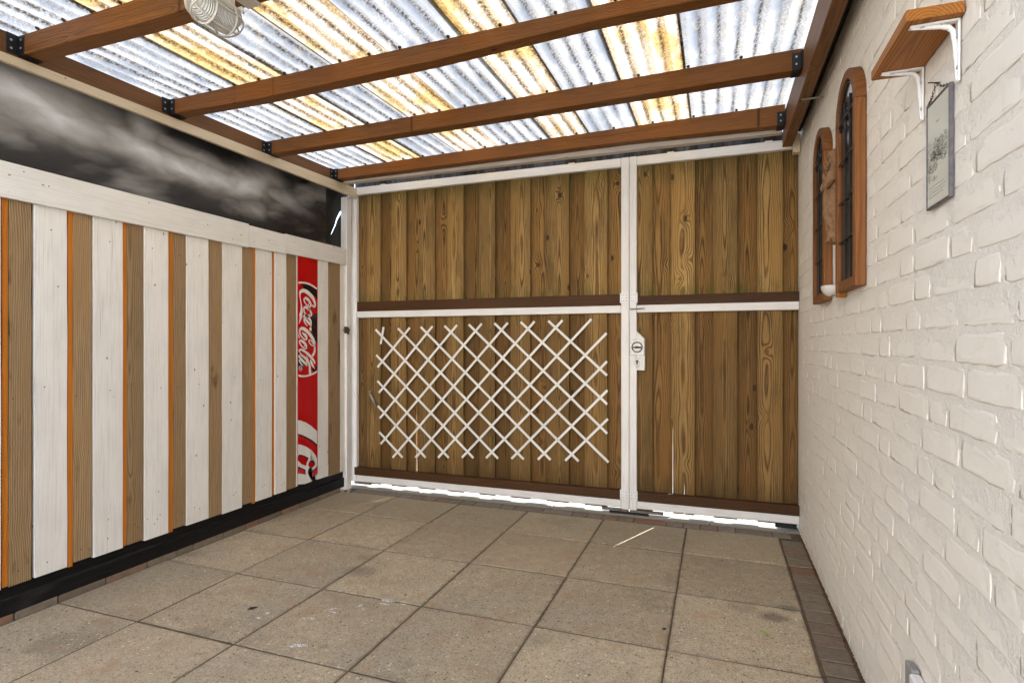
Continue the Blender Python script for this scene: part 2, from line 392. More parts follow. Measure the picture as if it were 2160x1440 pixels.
def bm_box(bm, c, s, bev=0., rot=None):
    r = bmesh.ops.create_cube(bm, size=1.)
    vs = r['verts']
    bmesh.ops.scale(bm, vec=s, verts=vs)
    if bev:
        es = list({e for v in vs for e in v.link_edges}); q = bmesh.ops.bevel(bm, geom=es, offset=min(bev, min(s)*.4), segments=1, affect='EDGES'); vs = list({v for f in q['faces'] for v in f.verts} | {v for v in vs if v.is_valid})
    if rot is not None: bmesh.ops.rotate(bm, verts=vs, cent=(0, 0, 0), matrix=rot)
    bmesh.ops.translate(bm, vec=c, verts=vs)
    return vs
_cache = {}
def box(name, x, y, z, mat, parent=None, bev=.0015, share=True):
    c = ((x[0]+x[1])/2, (y[0]+y[1])/2, (z[0]+z[1])/2); s = (abs(x[1]-x[0]), abs(y[1]-y[0]), abs(z[1]-z[0]))
    k = (tuple(round(v, 4) for v in s), mat, bev)
    if share and k in _cache: return place(name, _cache[k], parent, c)
    bm = bmesh.new(); bm_box(bm, (0, 0, 0), s, bev)
    o = from_bm(name, bm, mat, parent, c); _cache[k] = o.data; return o
def prism(name, pts, axis, lo, hi, mat, parent=None, bev=0., loc=None):
    """pts: outline in the two other axes (in xyz order), extruded along axis from lo to hi"""
    i = 'XYZ'.index(axis); oth = [j for j in range(3) if j != i]
    cc = [0, 0, 0]; cc[i] = (lo+hi)/2
    for n_, j in enumerate(oth): cc[j] = (min(p[n_] for p in pts)+max(p[n_] for p in pts))/2
    bm = bmesh.new(); A = []; B = []
    for p in pts:
        a = [0, 0, 0]; a[i] = lo-cc[i]
        for n_, j in enumerate(oth): a[j] = p[n_]-cc[j]
        b = list(a); b[i] = hi-cc[i]; A.append(bm.verts.new(a)); B.append(bm.verts.new(b))
    bm.faces.new(A); bm.faces.new(B[::-1]); n = len(A)
    for k in range(n): bm.faces.new((A[k], B[k], B[(k+1) % n], A[(k+1) % n]))
    if bev: bmesh.ops.bevel(bm, geom=list(bm.edges), offset=bev, segments=1, affect='EDGES')
    return from_bm(name, bm, mat, parent, cc)
def bm_tube(bm, pts, r, seg=8, closed=False, cap=True):
    pts = [Vector(p) for p in pts]; rings = []; n = len(pts); up = None
    for i, p in enumerate(pts):
        a = pts[(i-1) % n] if (closed or i > 0) else p; b = pts[(i+1) % n] if (closed or i < n-1) else p
        d = (b-a).normalized()
        if up is None: up = d.orthogonal().normalized()
        up = (up - d*up.dot(d)).normalized(); q = d.cross(up)
        rr = r[i] if isinstance(r, (list, tuple)) else r
        rings.append([bm.verts.new(p + (up*math.cos(t)+q*math.sin(t))*rr) for t in [2*math.pi*k/seg for k in range(seg)]])
    m_ = n if closed else n-1
    for i in range(m_):
        A, B = rings[i], rings[(i+1) % n]
        for k in range(seg): bm.faces.new((A[k], A[(k+1) % seg], B[(k+1) % seg], B[k]))
    if cap and not closed: bm.faces.new(rings[0][::-1]); bm.faces.new(rings[-1])
def tube(name, pts, r, mat, parent=None, seg=8, closed=False):
    c = sum((Vector(p) for p in pts), Vector())/len(pts); bm = bmesh.new()
    bm_tube(bm, [Vector(p)-c for p in pts], r, seg, closed); return from_bm(name, bm, mat, parent, c, True)
def disc_mesh(r, h, axis, mat, seg=12):
    """small screw head: low dome with a recess, facing along axis sign"""
    bm = bmesh.new(); prof = ((r, 0), (r*.95, h*.6), (r*.6, h), (r*.35, h), (r*.3, h*.55), (0, h*.55))
    rings = []
    for (rr, hh) in prof:
        if rr == 0: rings.append([bm.verts.new((0, 0, hh))]); continue
        rings.append([bm.verts.new((rr*math.cos(2*math.pi*k/seg), rr*math.sin(2*math.pi*k/seg), hh)) for k in range(seg)])
    for a, b in zip(rings, rings[1:]):
        for k in range(seg):
            if len(b) == 1: bm.faces.new((a[k], a[(k+1) % seg], b[0]))
            else: bm.faces.new((a[k], a[(k+1) % seg], b[(k+1) % seg], b[k]))
    rot = Vector(axis).to_track_quat('Z', 'Y').to_matrix(); bmesh.ops.rotate(bm, verts=bm.verts, cent=(0, 0, 0), matrix=rot)
    me = bpy.data.meshes.new('screw'); bmesh.ops.recalc_face_normals(bm, faces=bm.faces); bm.to_mesh(me); bm.free(); me.materials.append(MT[mat])
    return me
SCREW_Y = disc_mesh(.0045, .002, (0, -1, 0), 'screw'); SCREW_X = disc_mesh(.0045, .002, (1, 0, 0), 'screw'); SCREW_NX = disc_mesh(.0042, .002, (-1, 0, 0), 'screw')
SCREW_D = disc_mesh(.0042, .002, (0, 0, -1), 'screw'); DOT_Y = disc_mesh(.0022, .0008, (0, -1, 0), 'rust', 8); WASH = disc_mesh(.008, .006, (0, -.3, -1), 'rust', 8)
NAIL_X = disc_mesh(.0028, .001, (1, 0, 0), 'rust', 8)
SIGN={"white":[[[31894,13686],[32042,13708],[31899,13654],[32049,13678],[31908,13604],[32059,13640],[31941,13553],[32070,13621],[32005,13519],[32090,13608],[32084,13502],[32119,13596],[32181,13515],[32114,13590],[32240,13567],[32117,13599],[32270,13626],[32132,13637],[32286,13690],[32136,13685],[32291,13757],[32126,13736],[32285,13832],[32102,13793],[32262,13915],[32062,13857],[32223,14008],[32004,13932],[32169,14109],[31931,14013],[32100,14208],[31851,14089],[32017,14299],[31765,14158],[31921,14385],[31670,14225],[31814,14464],[31568,14287],[31693,14541],[31456,14348],[31559,14613],[31340,14403],[31417,14670],[31237,14441],[31269,14705],[31147,14459],[31120,14718],[31062,14466],[30973,14707],[31001,14466],[30836,14665],[30958,14462],[30731,14602],[30908,14450],[30658,14531],[30858,14431],[30619,14457],[30816,14410],[30612,14385],[30775,14374],[30618,14315],[30744,14319],[30630,14239],[30730,14250],[30648,14156],[30732,14169],[30667,14070],[30743,14083],[30688,13979],[30763,13993],[30710,13883],[30790,13898],[30730,13781],[30820,13798],[30749,13671],[30854,13689],[30766,13555],[30890,13574],[30772,13445],[30920,13462],[30764,13344],[30939,13355],[30746,13247],[30952,13252],[30724,13165],[30954,13156],[30695,13101],[30939,13071],[30661,13040],[30917,13003],[30633,12968],[30904,12957],[30631,12901],[30905,12923],[30642,12856],[30909,12879],[30650,12819],[30902,12815],[30651,12770],[30873,12748],[30646,12707],[30833,12683],[30638,12630],[30787,12610],[30623,12525],[30726,12510],[30604,12409],[30659,12401],[30591,12326],[30611,12323]],[[31068,14112],[31262,14052],[31055,14076],[31228,14026],[31036,14019],[31184,13992],[31030,13956],[31158,13961],[31047,13900],[31159,13927],[31077,13848],[31179,13884],[31118,13796],[31212,13838],[31173,13740],[31261,13786],[31239,13682],[31323,13731],[31304,13630],[31386,13683],[31364,13585],[31446,13646],[31427,13546],[31504,13616],[31495,13516],[31557,13598],[31573,13499],[31610,13587],[31657,13495],[31656,13583],[31745,13515],[31673,13586],[31808,13565],[31685,13602],[31844,13627],[31697,13637],[31856,13695],[31695,13675],[31841,13763],[31672,13714],[31807,13830],[31631,13761],[31765,13894],[31580,13810],[31715,13959],[31521,13859],[31654,14024],[31456,13905],[31585,14081],[31394,13945],[31506,14125],[31338,13978],[31422,14158],[31284,14007],[31333,14181],[31249,14022],[31237,14182],[31236,14025],[31168,14166],[31212,14022],[31133,14156],[31183,14017]],[[31559,13535],[31493,13529],[31556,13572],[31491,13566],[31553,13623],[31489,13620],[31558,13667],[31494,13670],[31575,13699],[31510,13713],[31597,13725],[31536,13753],[31612,13735],[31587,13785],[31640,13735],[31656,13789],[31692,13728],[31718,13778],[31733,13721],[31759,13769]],[[31483,13550],[31569,13564],[31483,13514],[31585,13532],[31486,13462],[31608,13489],[31502,13401],[31638,13446],[31538,13340],[31683,13401],[31583,13279],[31741,13349],[31624,13224],[31795,13291],[31663,13169],[31837,13230],[31702,13116],[31872,13167],[31730,13070],[31895,13106],[31747,13033],[31902,13050],[31755,13000],[31893,12997],[31755,12978],[31870,12949],[31741,12959],[31826,12909],[31717,12943],[31769,12879],[31703,12938],[31700,12864],[31686,12944],[31632,12874],[31656,12960],[31574,12897],[31640,12974],[31529,12932],[31640,12987],[31512,12977],[31645,13014],[31516,13017],[31650,13037],[31519,13042]],[[31757,13315],[31624,13222],[31703,13362],[31554,13257],[31622,13429],[31457,13305],[31535,13488],[31372,13345],[31448,13527],[31306,13376],[31355,13555],[31249,13401],[31255,13566],[31219,13413],[31154,13548],[31208,13420],[31079,13506],[31190,13422],[31034,13451],[31168,13413],[31015,13392],[31148,13383],[31011,13328],[31138,13335],[31019,13263],[31140,13280],[31039,13196],[31155,13222],[31068,13126],[31183,13160],[31108,13057],[31223,13103],[31159,12991],[31279,13053],[31217,12929],[31348,13005],[31275,12874],[31415,12959],[31337,12825],[31476,12915],[31399,12783],[31533,12875],[31442,12755],[31574,12846]],[[31056,12914],[31168,13045],[31122,12884],[31242,13022],[31213,12842],[31352,12987],[31300,12799],[31462,12939],[31385,12754],[31557,12878],[31476,12702],[31643,12809],[31556,12650],[31716,12739],[31620,12603],[31774,12677],[31669,12558],[31822,12611],[31711,12500],[31855,12527],[31745,12399],[31864,12410],[31770,12277],[31858,12282],[31786,12189],[31853,12192]],[[31005,12894],[31218,12918],[31018,12847],[31219,12872],[31040,12774],[31221,12811],[31086,12693],[31245,12756],[31160,12615],[31310,12701],[31248,12539],[31405,12640],[31334,12470],[31500,12580],[31416,12410],[31584,12524],[31496,12356],[31666,12470],[31569,12310],[31739,12410],[31647,12263],[31795,12339],[31726,12218],[31832,12269],[31782,12185],[31857,12220]],[[31005,12662],[31183,12682],[31019,12621],[31182,12640],[31040,12560],[31182,12583],[31068,12499],[31191,12529],[31101,12447],[31213,12485],[31140,12397],[31245,12440],[31189,12347],[31284,12394],[31260,12291],[31341,12337],[31338,12236],[31407,12277],[31394,12198],[31455,12235]],[[31716,12163],[31753,12164],[31691,12144],[31778,12146],[31657,12117],[31813,12121],[31632,12087],[31838,12090],[31622,12053],[31845,12054],[31620,12010],[31843,12018],[31633,11963],[31837,11990],[31669,11921],[31829,11957],[31715,11889],[31821,11917],[31748,11868],[31817,11887]],[[30854,11780],[30873,11795],[30879,11752],[30917,11783],[30916,11712],[30981,11765],[30959,11667],[31051,11743],[31008,11619],[31129,11719],[31059,11570],[31219,11689],[31101,11528],[31302,11642],[31147,11489],[31359,11580],[31198,11446],[31396,11511],[31237,11407],[31417,11446],[31260,11373],[31422,11386],[31272,11341],[31410,11330],[31274,11325],[31380,11283],[31272,11321],[31323,11249],[31255,11320],[31253,11238],[31222,11325],[31180,11246],[31168,11344],[31104,11272],[31099,11377],[31024,11310],[31028,11418],[30946,11356],[30956,11466],[30869,11408],[30884,11521],[30791,11469],[30826,11577],[30724,11533],[30784,11636],[30672,11600],[30753,11698],[30632,11670],[30736,11756],[30605,11739],[30732,11810],[30593,11806],[30742,11859],[30595,11873],[30767,11900],[30609,11936],[30808,11930],[30632,12001],[30847,11940],[30683,12072],[30860,11931],[30796,12129],[30896,11923],[30935,12143],[30968,11909],[31074,12129],[31047,11885],[31212,12093],[31136,11848],[31341,12034],[31241,11793],[31459,11961],[31344,11734],[31563,11889],[31433,11677],[31658,11821],[31514,11618],[31744,11752],[31592,11556],[31826,11680],[31670,11488],[31907,11604],[31743,11418],[31984,11524],[31809,11349],[32053,11442],[31868,11280],[32110,11360],[31920,11211],[32157,11278],[31967,11144],[32193,11198],[32011,11078],[32219,11119],[32049,11015],[32234,11042],[32072,10966],[32237,10974],[32081,10935],[32223,10919],[32081,10916],[32191,10876],[32075,10905],[32144,10845],[32059,10898],[32086,10827],[32030,10897],[32019,10824],[31988,10905],[31948,10835],[31924,10926],[31869,10862],[31849,10958],[31785,10901],[31782,10995],[31709,10946],[31726,11038],[31647,10998],[31677,11087],[31595,11055],[31641,11132],[31557,11107],[31623,11169],[31535,11155],[31618,11200],[31527,11201],[31623,11219],[31539,11243],[31636,11231],[31576,11277],[31656,11239],[31634,11299],[31676,11239],[31705,11299],[31713,11223],[31772,11274],[31765,11188],[31836,11236],[31817,11148],[31896,11193],[31865,11104],[31951,11146],[31912,11055],[32004,11094],[31957,11001],[32053,11040],[32002,10946],[32105,10984],[32043,10889],[32156,10923],[32073,10832],[32199,10857],[32091,10772],[32226,10787],[32099,10708],[32241,10714],[32098,10644],[32249,10642],[32090,10581],[32251,10571],[32072,10520],[32244,10498],[32046,10461],[32226,10423],[32004,10399],[32191,10345],[31951,10335],[32147,10269],[31905,10279],[32105,10208],[31877,10236],[32066,10163],[31857,10202],[32028,10132],[31843,10178],[32003,10112]],[[30626,11239],[30785,11189],[30610,11207],[30761,11161],[30586,11153],[30733,11129],[30584,11086],[30722,11099],[30620,11021],[30738,11057],[30673,10959],[30776,11000],[30729,10901],[30822,10944],[30787,10847],[30873,10894],[30849,10795],[30932,10846],[30911,10749],[30992,10803],[30972,10706],[31050,10764],[31036,10667],[31104,10733],[31109,10638],[31150,10716],[31192,10626],[31198,10709],[31276,10630],[31245,10711],[31353,10658],[31264,10716],[31394,10712],[31271,10732],[31404,10772],[31271,10769],[31397,10834],[31257,10811],[31375,10901],[31223,10857],[31338,10971],[31172,10906],[31288,11039],[31115,10952],[31223,11104],[31049,10993],[31148,11164],[30975,11033],[31069,11213],[30905,11072],[30981,11251],[30842,11111],[30889,11279],[30783,11149],[30802,11297],[30749,11171],[30710,11292],[30764,11174],[30655,11265],[30772,11174],[30636,11251],[30761,11167]],[[31090,10626],[31026,10630],[31097,10681],[31032,10686],[31109,10757],[31042,10764],[31127,10815],[31060,10832],[31157,10843],[31100,10878],[31195,10860],[31146,10905],[31226,10873],[31176,10921]],[[30717,10447],[30624,10428],[30709,10482],[30601,10461],[30702,10525],[30569,10513],[30709,10544],[30562,10574],[30722,10549],[30606,10629],[30743,10557],[30681,10666],[30769,10558],[30782,10679],[30825,10542],[30890,10663],[30910,10509],[31001,10632],[31003,10468],[31113,10593],[31101,10420],[31227,10544],[31205,10364],[31344,10487],[31306,10305],[31456,10427],[31402,10246],[31562,10364],[31495,10184],[31663,10298],[31587,10121],[31758,10230],[31678,10057],[31849,10159],[31767,9993],[31935,10085],[31847,9930],[32014,10010],[31920,9863],[32086,9931],[31987,9796],[32148,9855],[32042,9739],[32193,9790],[32082,9700],[32221,9740],[32107,9678],[32235,9696],[32120,9675],[32227,9648],[32122,9671],[32177,9617],[32095,9658],[32124,9609],[32068,9649],[32091,9605]],[[30610,10447],[30696,10478],[30635,10406],[30730,10440],[30674,10347],[30779,10389],[30719,10286],[30832,10343],[30769,10233],[30888,10309],[30823,10183],[30954,10278],[30882,10135],[31021,10244],[30952,10090],[31092,10207],[31024,10049],[31169,10165],[31087,10010],[31243,10115],[31148,9971],[31307,10059],[31206,9930],[31361,9998],[31251,9890],[31403,9932],[31279,9848],[31426,9868],[31297,9798],[31433,9806],[31313,9736],[31435,9738],[31329,9647],[31434,9647],[31343,9548],[31429,9547],[31352,9478],[31424,9476]],[[30568,10258],[30738,10230],[30558,10226],[30729,10201],[30547,10172],[30720,10167],[30561,10103],[30724,10143],[30612,10040],[30756,10112],[30674,9985],[30816,10068],[30736,9931],[30885,10016],[30798,9873],[30955,9959],[30868,9810],[31027,9901],[30947,9747],[31098,9846],[31036,9687],[31179,9792],[31125,9632],[31270,9735],[31196,9587],[31350,9671],[31256,9544],[31402,9599],[31313,9497],[31429,9534],[31354,9463],[31444,9491]],[[30551,9928],[30720,9954],[30572,9887],[30731,9912],[30602,9826],[30746,9854],[30642,9763],[30769,9800],[30690,9707],[30803,9753],[30744,9655],[30848,9703],[30799,9607],[30893,9655],[30862,9562],[30939,9605],[30926,9522],[30985,9557],[30971,9495],[31018,9523]],[[31313,10191],[31340,10197],[31326,10143],[31373,10153],[31344,10073],[31421,10089],[31365,9997],[31469,10017],[31390,9917],[31515,9940],[31418,9830],[31561,9855],[31448,9743],[31604,9771],[31484,9659],[31647,9691],[31520,9579],[31690,9606],[31546,9497],[31726,9513],[31557,9406],[31750,9411],[31560,9307],[31766,9307],[31563,9205],[31782,9206],[31570,9093],[31803,9096],[31577,8982],[31823,8984],[31581,8905],[31838,8906]],[[31710,9935],[31745,9940],[31702,9884],[31786,9896],[31695,9810],[31844,9833],[31704,9731],[31898,9766],[31734,9656],[31938,9697],[31781,9576],[31972,9623],[31850,9492],[32012,9547],[31957,9401],[32074,9449],[32081,9313],[32147,9342],[32169,9252],[32200,9265]],[[30511,11767],[30538,11770],[30513,11717],[30555,11722],[30518,11646],[30579,11653],[30528,11571],[30603,11582],[30551,11491],[30628,11504],[30581,11410],[30652,11422],[30602,11353],[30669,11365]],[[30726,9532],[30741,9505],[30696,9525],[30712,9498],[30651,9513],[30674,9488],[30611,9490],[30646,9472],[30588,9455],[30628,9444],[30574,9412],[30615,9406],[30569,9370],[30611,9368],[30574,9326],[30616,9329],[30588,9282],[30628,9289],[30611,9244],[30646,9258],[30645,9216],[30672,9237],[30688,9196],[30704,9223],[30733,9188],[30733,9217],[30778,9192],[30763,9220],[30821,9208],[30795,9232],[30856,9233],[30821,9250],[30881,9269],[30841,9280],[30896,9312],[30855,9319],[30902,9356],[30860,9358],[30896,9400],[30855,9397],[30881,9444],[30841,9436],[30856,9481],[30822,9465],[30816,9507],[30793,9483],[30771,9522],[30755,9496],[30741,9532],[30726,9505]],[[30642,9403],[30642,9427],[30697,9401],[30697,9425],[30773,9398],[30773,9422],[30828,9396],[30828,9420]],[[30653,9415],[30688,9413],[30653,9397],[30688,9395],[30653,9370],[30688,9372],[30662,9346],[30693,9356],[30686,9327],[30706,9346],[30717,9315],[30724,9339],[30754,9320],[30727,9337],[30766,9347],[30732,9352],[30770,9381],[30735,9384],[30772,9405],[30737,9407]],[[30730,9334],[30751,9353],[30756,9320],[30777,9339],[30792,9300],[30812,9319],[30818,9286],[30838,9305]],[[30510,8854],[30518,8957],[30554,8834],[30598,8938],[30672,8803],[30710,8912],[30798,8777],[30823,8891],[30921,8762],[30930,8879],[31046,8753],[31044,8872],[31173,8751],[31157,8869],[31299,8757],[31270,8873],[31424,8769],[31386,8882],[31548,8785],[31504,8895],[31676,8805],[31625,8914],[31805,8829],[31747,8937],[31926,8855],[31861,8962],[32035,8883],[31965,8987],[32137,8914],[32062,9013],[32233,8947],[32151,9041],[32332,8985],[32243,9076],[32423,9024],[32330,9114],[32427,9054],[32391,9141]],[[30517,15016],[30510,15136],[30592,15026],[30585,15146],[30698,15039],[30695,15161],[30809,15050],[30812,15172],[30920,15061],[30928,15180],[31037,15071],[31052,15185],[31153,15075],[31177,15186],[31268,15072],[31301,15183],[31383,15064],[31427,15175],[31497,15050],[31555,15160],[31615,15027],[31686,15135],[31736,14997],[31815,15104],[31851,14965],[31937,15069],[31954,14931],[32047,15031],[32052,14894],[32146,14991],[32148,14859],[32236,14956],[32246,14828],[32328,14924],[32337,14801],[32416,14896],[32399,14782],[32427,14872]]],"black":[[[31682,10933],[31736,10908],[31637,10889],[31691,10864],[31572,10827],[31626,10800],[31501,10762],[31552,10734],[31413,10692],[31462,10662],[31317,10619],[31365,10589],[31249,10567],[31297,10537]]],"polyblack":[[[30828,15011],[31273,15043],[31820,14960],[32419,14789],[32419,14055],[32268,14246],[31894,14467],[31453,14603],[31040,14751],[30952,14877]],[[32419,13182],[32117,13041],[31709,12784],[31820,12640],[31856,11817],[31968,11519],[32230,11169],[32419,11094]],[[30514,10536],[30705,10413],[30952,10214],[31165,9915],[31165,9547],[30952,9408],[30510,9280]],[[32419,9502],[32155,9386],[31820,9324],[32117,9236],[32080,9075],[32419,9160]]],"polywhite":[[[30482,5917],[30779,5849],[31277,5659],[31834,5332],[32416,4898],[32416,3980],[31928,4364],[31277,4703],[30824,4913],[30482,5010]],[[30482,4303],[30779,4238],[31277,4029],[31834,3680],[32214,3292],[32406,2966],[32421,2512],[32214,2330],[31834,2275],[31484,2324],[31484,2229],[31600,1888],[31928,1529],[31208,1506],[30482,1629]]],"polyred":[[[30482,3535],[30779,3510],[31140,3365],[31507,3170],[31368,2977],[31254,2717],[30824,2928],[30482,3243]],[[32118,2637],[32095,2550],[32028,2486],[31928,2455],[31810,2461],[31694,2503],[31595,2575],[31530,2665],[31507,2760],[31530,2846],[31595,2910],[31694,2942],[31810,2938],[31928,2896],[32028,2825],[32095,2734]],[[30482,2843],[31231,2440],[31231,2127],[30868,2261],[30482,2367]]],"topblack":[[[30477,4915],[30501,4999],[30590,4870],[30630,4952],[30775,4801],[30820,4882],[30977,4716],[31031,4794],[31189,4614],[31250,4688],[31421,4494],[31488,4565],[31655,4361],[31731,4429],[31914,4194],[32001,4260],[32178,4011],[32274,4079],[32366,3880],[32421,3958]],[[30488,3531],[30477,3600],[30563,3523],[30550,3596],[30667,3509],[30661,3587],[30772,3487],[30785,3565],[30879,3451],[30910,3524],[30997,3403],[31037,3472],[31115,3349],[31165,3413],[31243,3278],[31301,3338],[31373,3200],[31436,3258],[31466,3143],[31529,3201]],[[31426,3163],[31495,3132],[31389,3103],[31456,3072],[31336,3018],[31401,2989],[31292,2935],[31353,2910],[31265,2860],[31319,2840],[31247,2788],[31291,2773],[31236,2739],[31272,2727]],[[30477,2799],[30504,2853],[30546,2753],[30591,2803],[30671,2681],[30716,2732],[30802,2608],[30845,2660],[30941,2533],[30984,2586],[31085,2456],[31127,2510],[31187,2402],[31229,2456]],[[31158,2439],[31231,2425],[31162,2354],[31235,2341],[31168,2239],[31240,2225],[31172,2154],[31245,2140]],[[31665,2893],[31627,2951],[31715,2895],[31673,2963],[31781,2896],[31744,2978],[31834,2888],[31833,2977],[31888,2868],[31928,2951],[31949,2839],[32021,2908],[31991,2809],[32103,2846],[32021,2764],[32152,2771],[32044,2704],[32177,2693],[32056,2652],[32180,2623],[32054,2610],[32151,2569],[32036,2569],[32105,2532],[32021,2538],[32072,2510]],[[31484,2270],[31484,2314],[31575,2247],[31575,2298],[31709,2215],[31701,2276],[31848,2200],[31820,2267],[31971,2216],[31929,2276],[32086,2249],[32043,2296],[32186,2290],[32146,2325],[32273,2343],[32236,2370],[32345,2405],[32316,2424],[32394,2448],[32370,2463]]]}
# ================================================================== SETTING: ground and paving
rr = random.Random(11)
bm = bmesh.new(); vs_ = [bm.verts.new((x, y, 0)) for x, y in ((-150, -150), (150, -150), (150, 150), (-150, 150))]; bm.faces.new(vs_)
tag(from_bm('ground', bm, 'soil', None, (0, 0, -.09)), 'garden ground around the covered passage', None, None, 'structure')

paving = thing('paving', None, None, (0, 0, 0)); paving['kind'] = 'structure'
bm = bmesh.new(); bm_box(bm, (0, 0, 0), (3.30, 6.9, .04)); from_bm('joint_sand', bm, 'joint', paving, (-1.08, .26, -.0240))
def slab_mesh(sx, sy, seed):
    r_ = random.Random(seed); bm = bmesh.new(); n = 9
    def outline(inset, z, jit):
        out = []
        for s_ in range(4):
            for k in range(n):
                t = k/n
                hx, hy = sx/2-inset, sy/2-inset
                p = [(-hx+2*hx*t, -hy), (hx, -hy+2*hy*t), (hx-2*hx*t, hy), (-hx, hy-2*hy*t)][s_]
                out.append(bm.verts.new((p[0]+r_.uniform(-jit, jit), p[1]+r_.uniform(-jit, jit), z)))
        return out
    a = outline(0, -.045, 0); b = outline(0, -.006, .0007); c = outline(.002, -.0018, .0008); d = outline(.0065, 0, .0012)
    for A, B in ((a, b), (b, c), (c, d)):
        for k in range(len(A)): bm.faces.new((A[k], A[(k+1) % len(A)], B[(k+1) % len(A)], B[k]))
    bm.faces.new(d)
    me = bpy.data.meshes.new('slab'); bmesh.ops.recalc_face_normals(bm, faces=bm.faces); bm.to_mesh(me); bm.free(); me.materials.append(MT['slab']); return me
_sl = {}
XL = [-2.632, -2.168, -1.668, -1.168, -.668, -.168, .332]
YL = [-2.9+.5*k for k in range(13)] + [3.531]
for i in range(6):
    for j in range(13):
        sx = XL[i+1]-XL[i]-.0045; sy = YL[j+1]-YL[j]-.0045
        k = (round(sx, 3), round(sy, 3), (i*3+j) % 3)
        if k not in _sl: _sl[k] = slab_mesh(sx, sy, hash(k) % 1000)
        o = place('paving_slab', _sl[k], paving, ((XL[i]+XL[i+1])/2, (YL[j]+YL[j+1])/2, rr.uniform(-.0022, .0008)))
        o.rotation_euler = (rr.uniform(-.0035, .0035), rr.uniform(-.0035, .0035), rr.uniform(-.002, .002))
def clinker_mesh(sx, sy, sz, seed, mat='clinker'):
    r_ = random.Random(seed); bm = bmesh.new(); v = bm_box(bm, (0, 0, 0), (sx, sy, sz), .004)
    for q in bm.verts: q.co += Vector((r_.uniform(-1, 1), r_.uniform(-1, 1), r_.uniform(-.6, .6)))*.0009
    me = bpy.data.meshes.new('clinker'); bmesh.ops.recalc_face_normals(bm, faces=bm.faces); bm.to_mesh(me); bm.free(); me.materials.append(MT[mat]); return me
# brick border along the white wall
CL = [clinker_mesh(.106, .094, .05, s) for s in range(4)]; CLW = [clinker_mesh(.094, .090, .05, s+9) for s in range(4)]; CLL = [clinker_mesh(.194, .090, .05, s+19) for s in range(3)]
y = -3.05
while y < 3.50:
    o = place('brick', rr.choice(CL), paving, (.3925, y, -.0262+rr.uniform(-.0015, .0012))); o.rotation_euler = (rr.uniform(-.012, .012), rr.uniform(-.012, .012), rr.uniform(-.012, .012)); y += .0985
# brick row along the gate
x = -2.56
while x < .40:
    if rr.random() < .25: L_, m_ = .198, rr.choice(CLL)
    else: L_, m_ = .0985, rr.choice(CLW)
    o = place('brick', m_, paving, (x+L_/2, 3.584, -.0262+rr.uniform(-.002, .0015))); o.rotation_euler = (rr.uniform(-.012, .012), rr.uniform(-.012, .012), rr.uniform(-.01, .01)); x += L_
# concrete edging under the gate
x = -2.66
for L_ in (.62, 1.0, 1.0, .50):
    box('edging_stone', (x, x+L_-.005), (3.638, 3.735), (-.06, .009), 'kerb', paving, .004, False); x += L_
# brick plinth edge along the left wall
y = -1.5
while y < 3.50:
    L_ = rr.choice((.2, .2, .1, .16)); L_ = min(L_, 3.52-y)
    if L_ > .03:
        o = place('brick', clinker_mesh(.06, L_-.005, .07, rr.randrange(999)), paving, (-2.665+rr.uniform(-.001, .001), y+L_/2, -.005)); y += L_
    else: break
# outside pavement beyond the gate
outp = thing('outdoor_pavement', None, None, (0, 0, 0)); outp['kind'] = 'structure'
PO = clinker_mesh(.296, .296, .05, 3, 'paving_out')
for i in range(16):
    for j in range(9):
        o = place('paving_slab', PO, outp, (-3.3+.3*i, 3.89+.3*j, -.032+rr.uniform(-.001, .001)))
box('pavement_bed', (-3.5, 1.7), (3.737, 6.6), (-.085, -.055), 'joint', outp, 0)

# unseen sunlit wall and pale floor added behind the camera to bounce light
hb = thing('rendered_house', 'pale rendered house wall across the yard behind the covered passage', 'house', (-1.5, -6, 0))
box('render_wall', (-9, 6), (-6.4, -6.0), (0, 5.2), 'house_render', hb, .01, False)
box('terrace', (-9, 6), (-5.99, -3.11), (-.08, -.012), 'paving_out', outp, 0, False)  # unseen pale floor, added with the wall to bounce light

# moss and earth line at the foot of the white wall
bm = bmesh.new()
for k in range(1500):
    y = rr.uniform(1.6, 3.62); x = .4495 + rr.gauss(0, .0035); s = rr.uniform(.0012, .0042)
    m_ = Matrix.Translation((x, y, rr.uniform(-.002, .003))) @ Matrix.Rotation(rr.uniform(0, 6.28), 4, Vector((rr.random()-.5, rr.random()-.5, rr.random()-.5)).normalized())
    vs4 = [bm.verts.new(m_ @ Vector(p)) for p in ((-s, -s, 0), (s, -s, 0), (0, s*1.3, 0), (0, 0, s*1.2))]
    for f in ((0, 1, 2), (0, 1, 3), (1, 2, 3), (0, 2, 3)): bm.faces.new([vs4[q] for q in f])
tag(from_bm('earth_crumbs', bm, 'brown_debris'), 'dark earth and crumbs in the joint at the foot of the white wall', None, None, 'stuff')
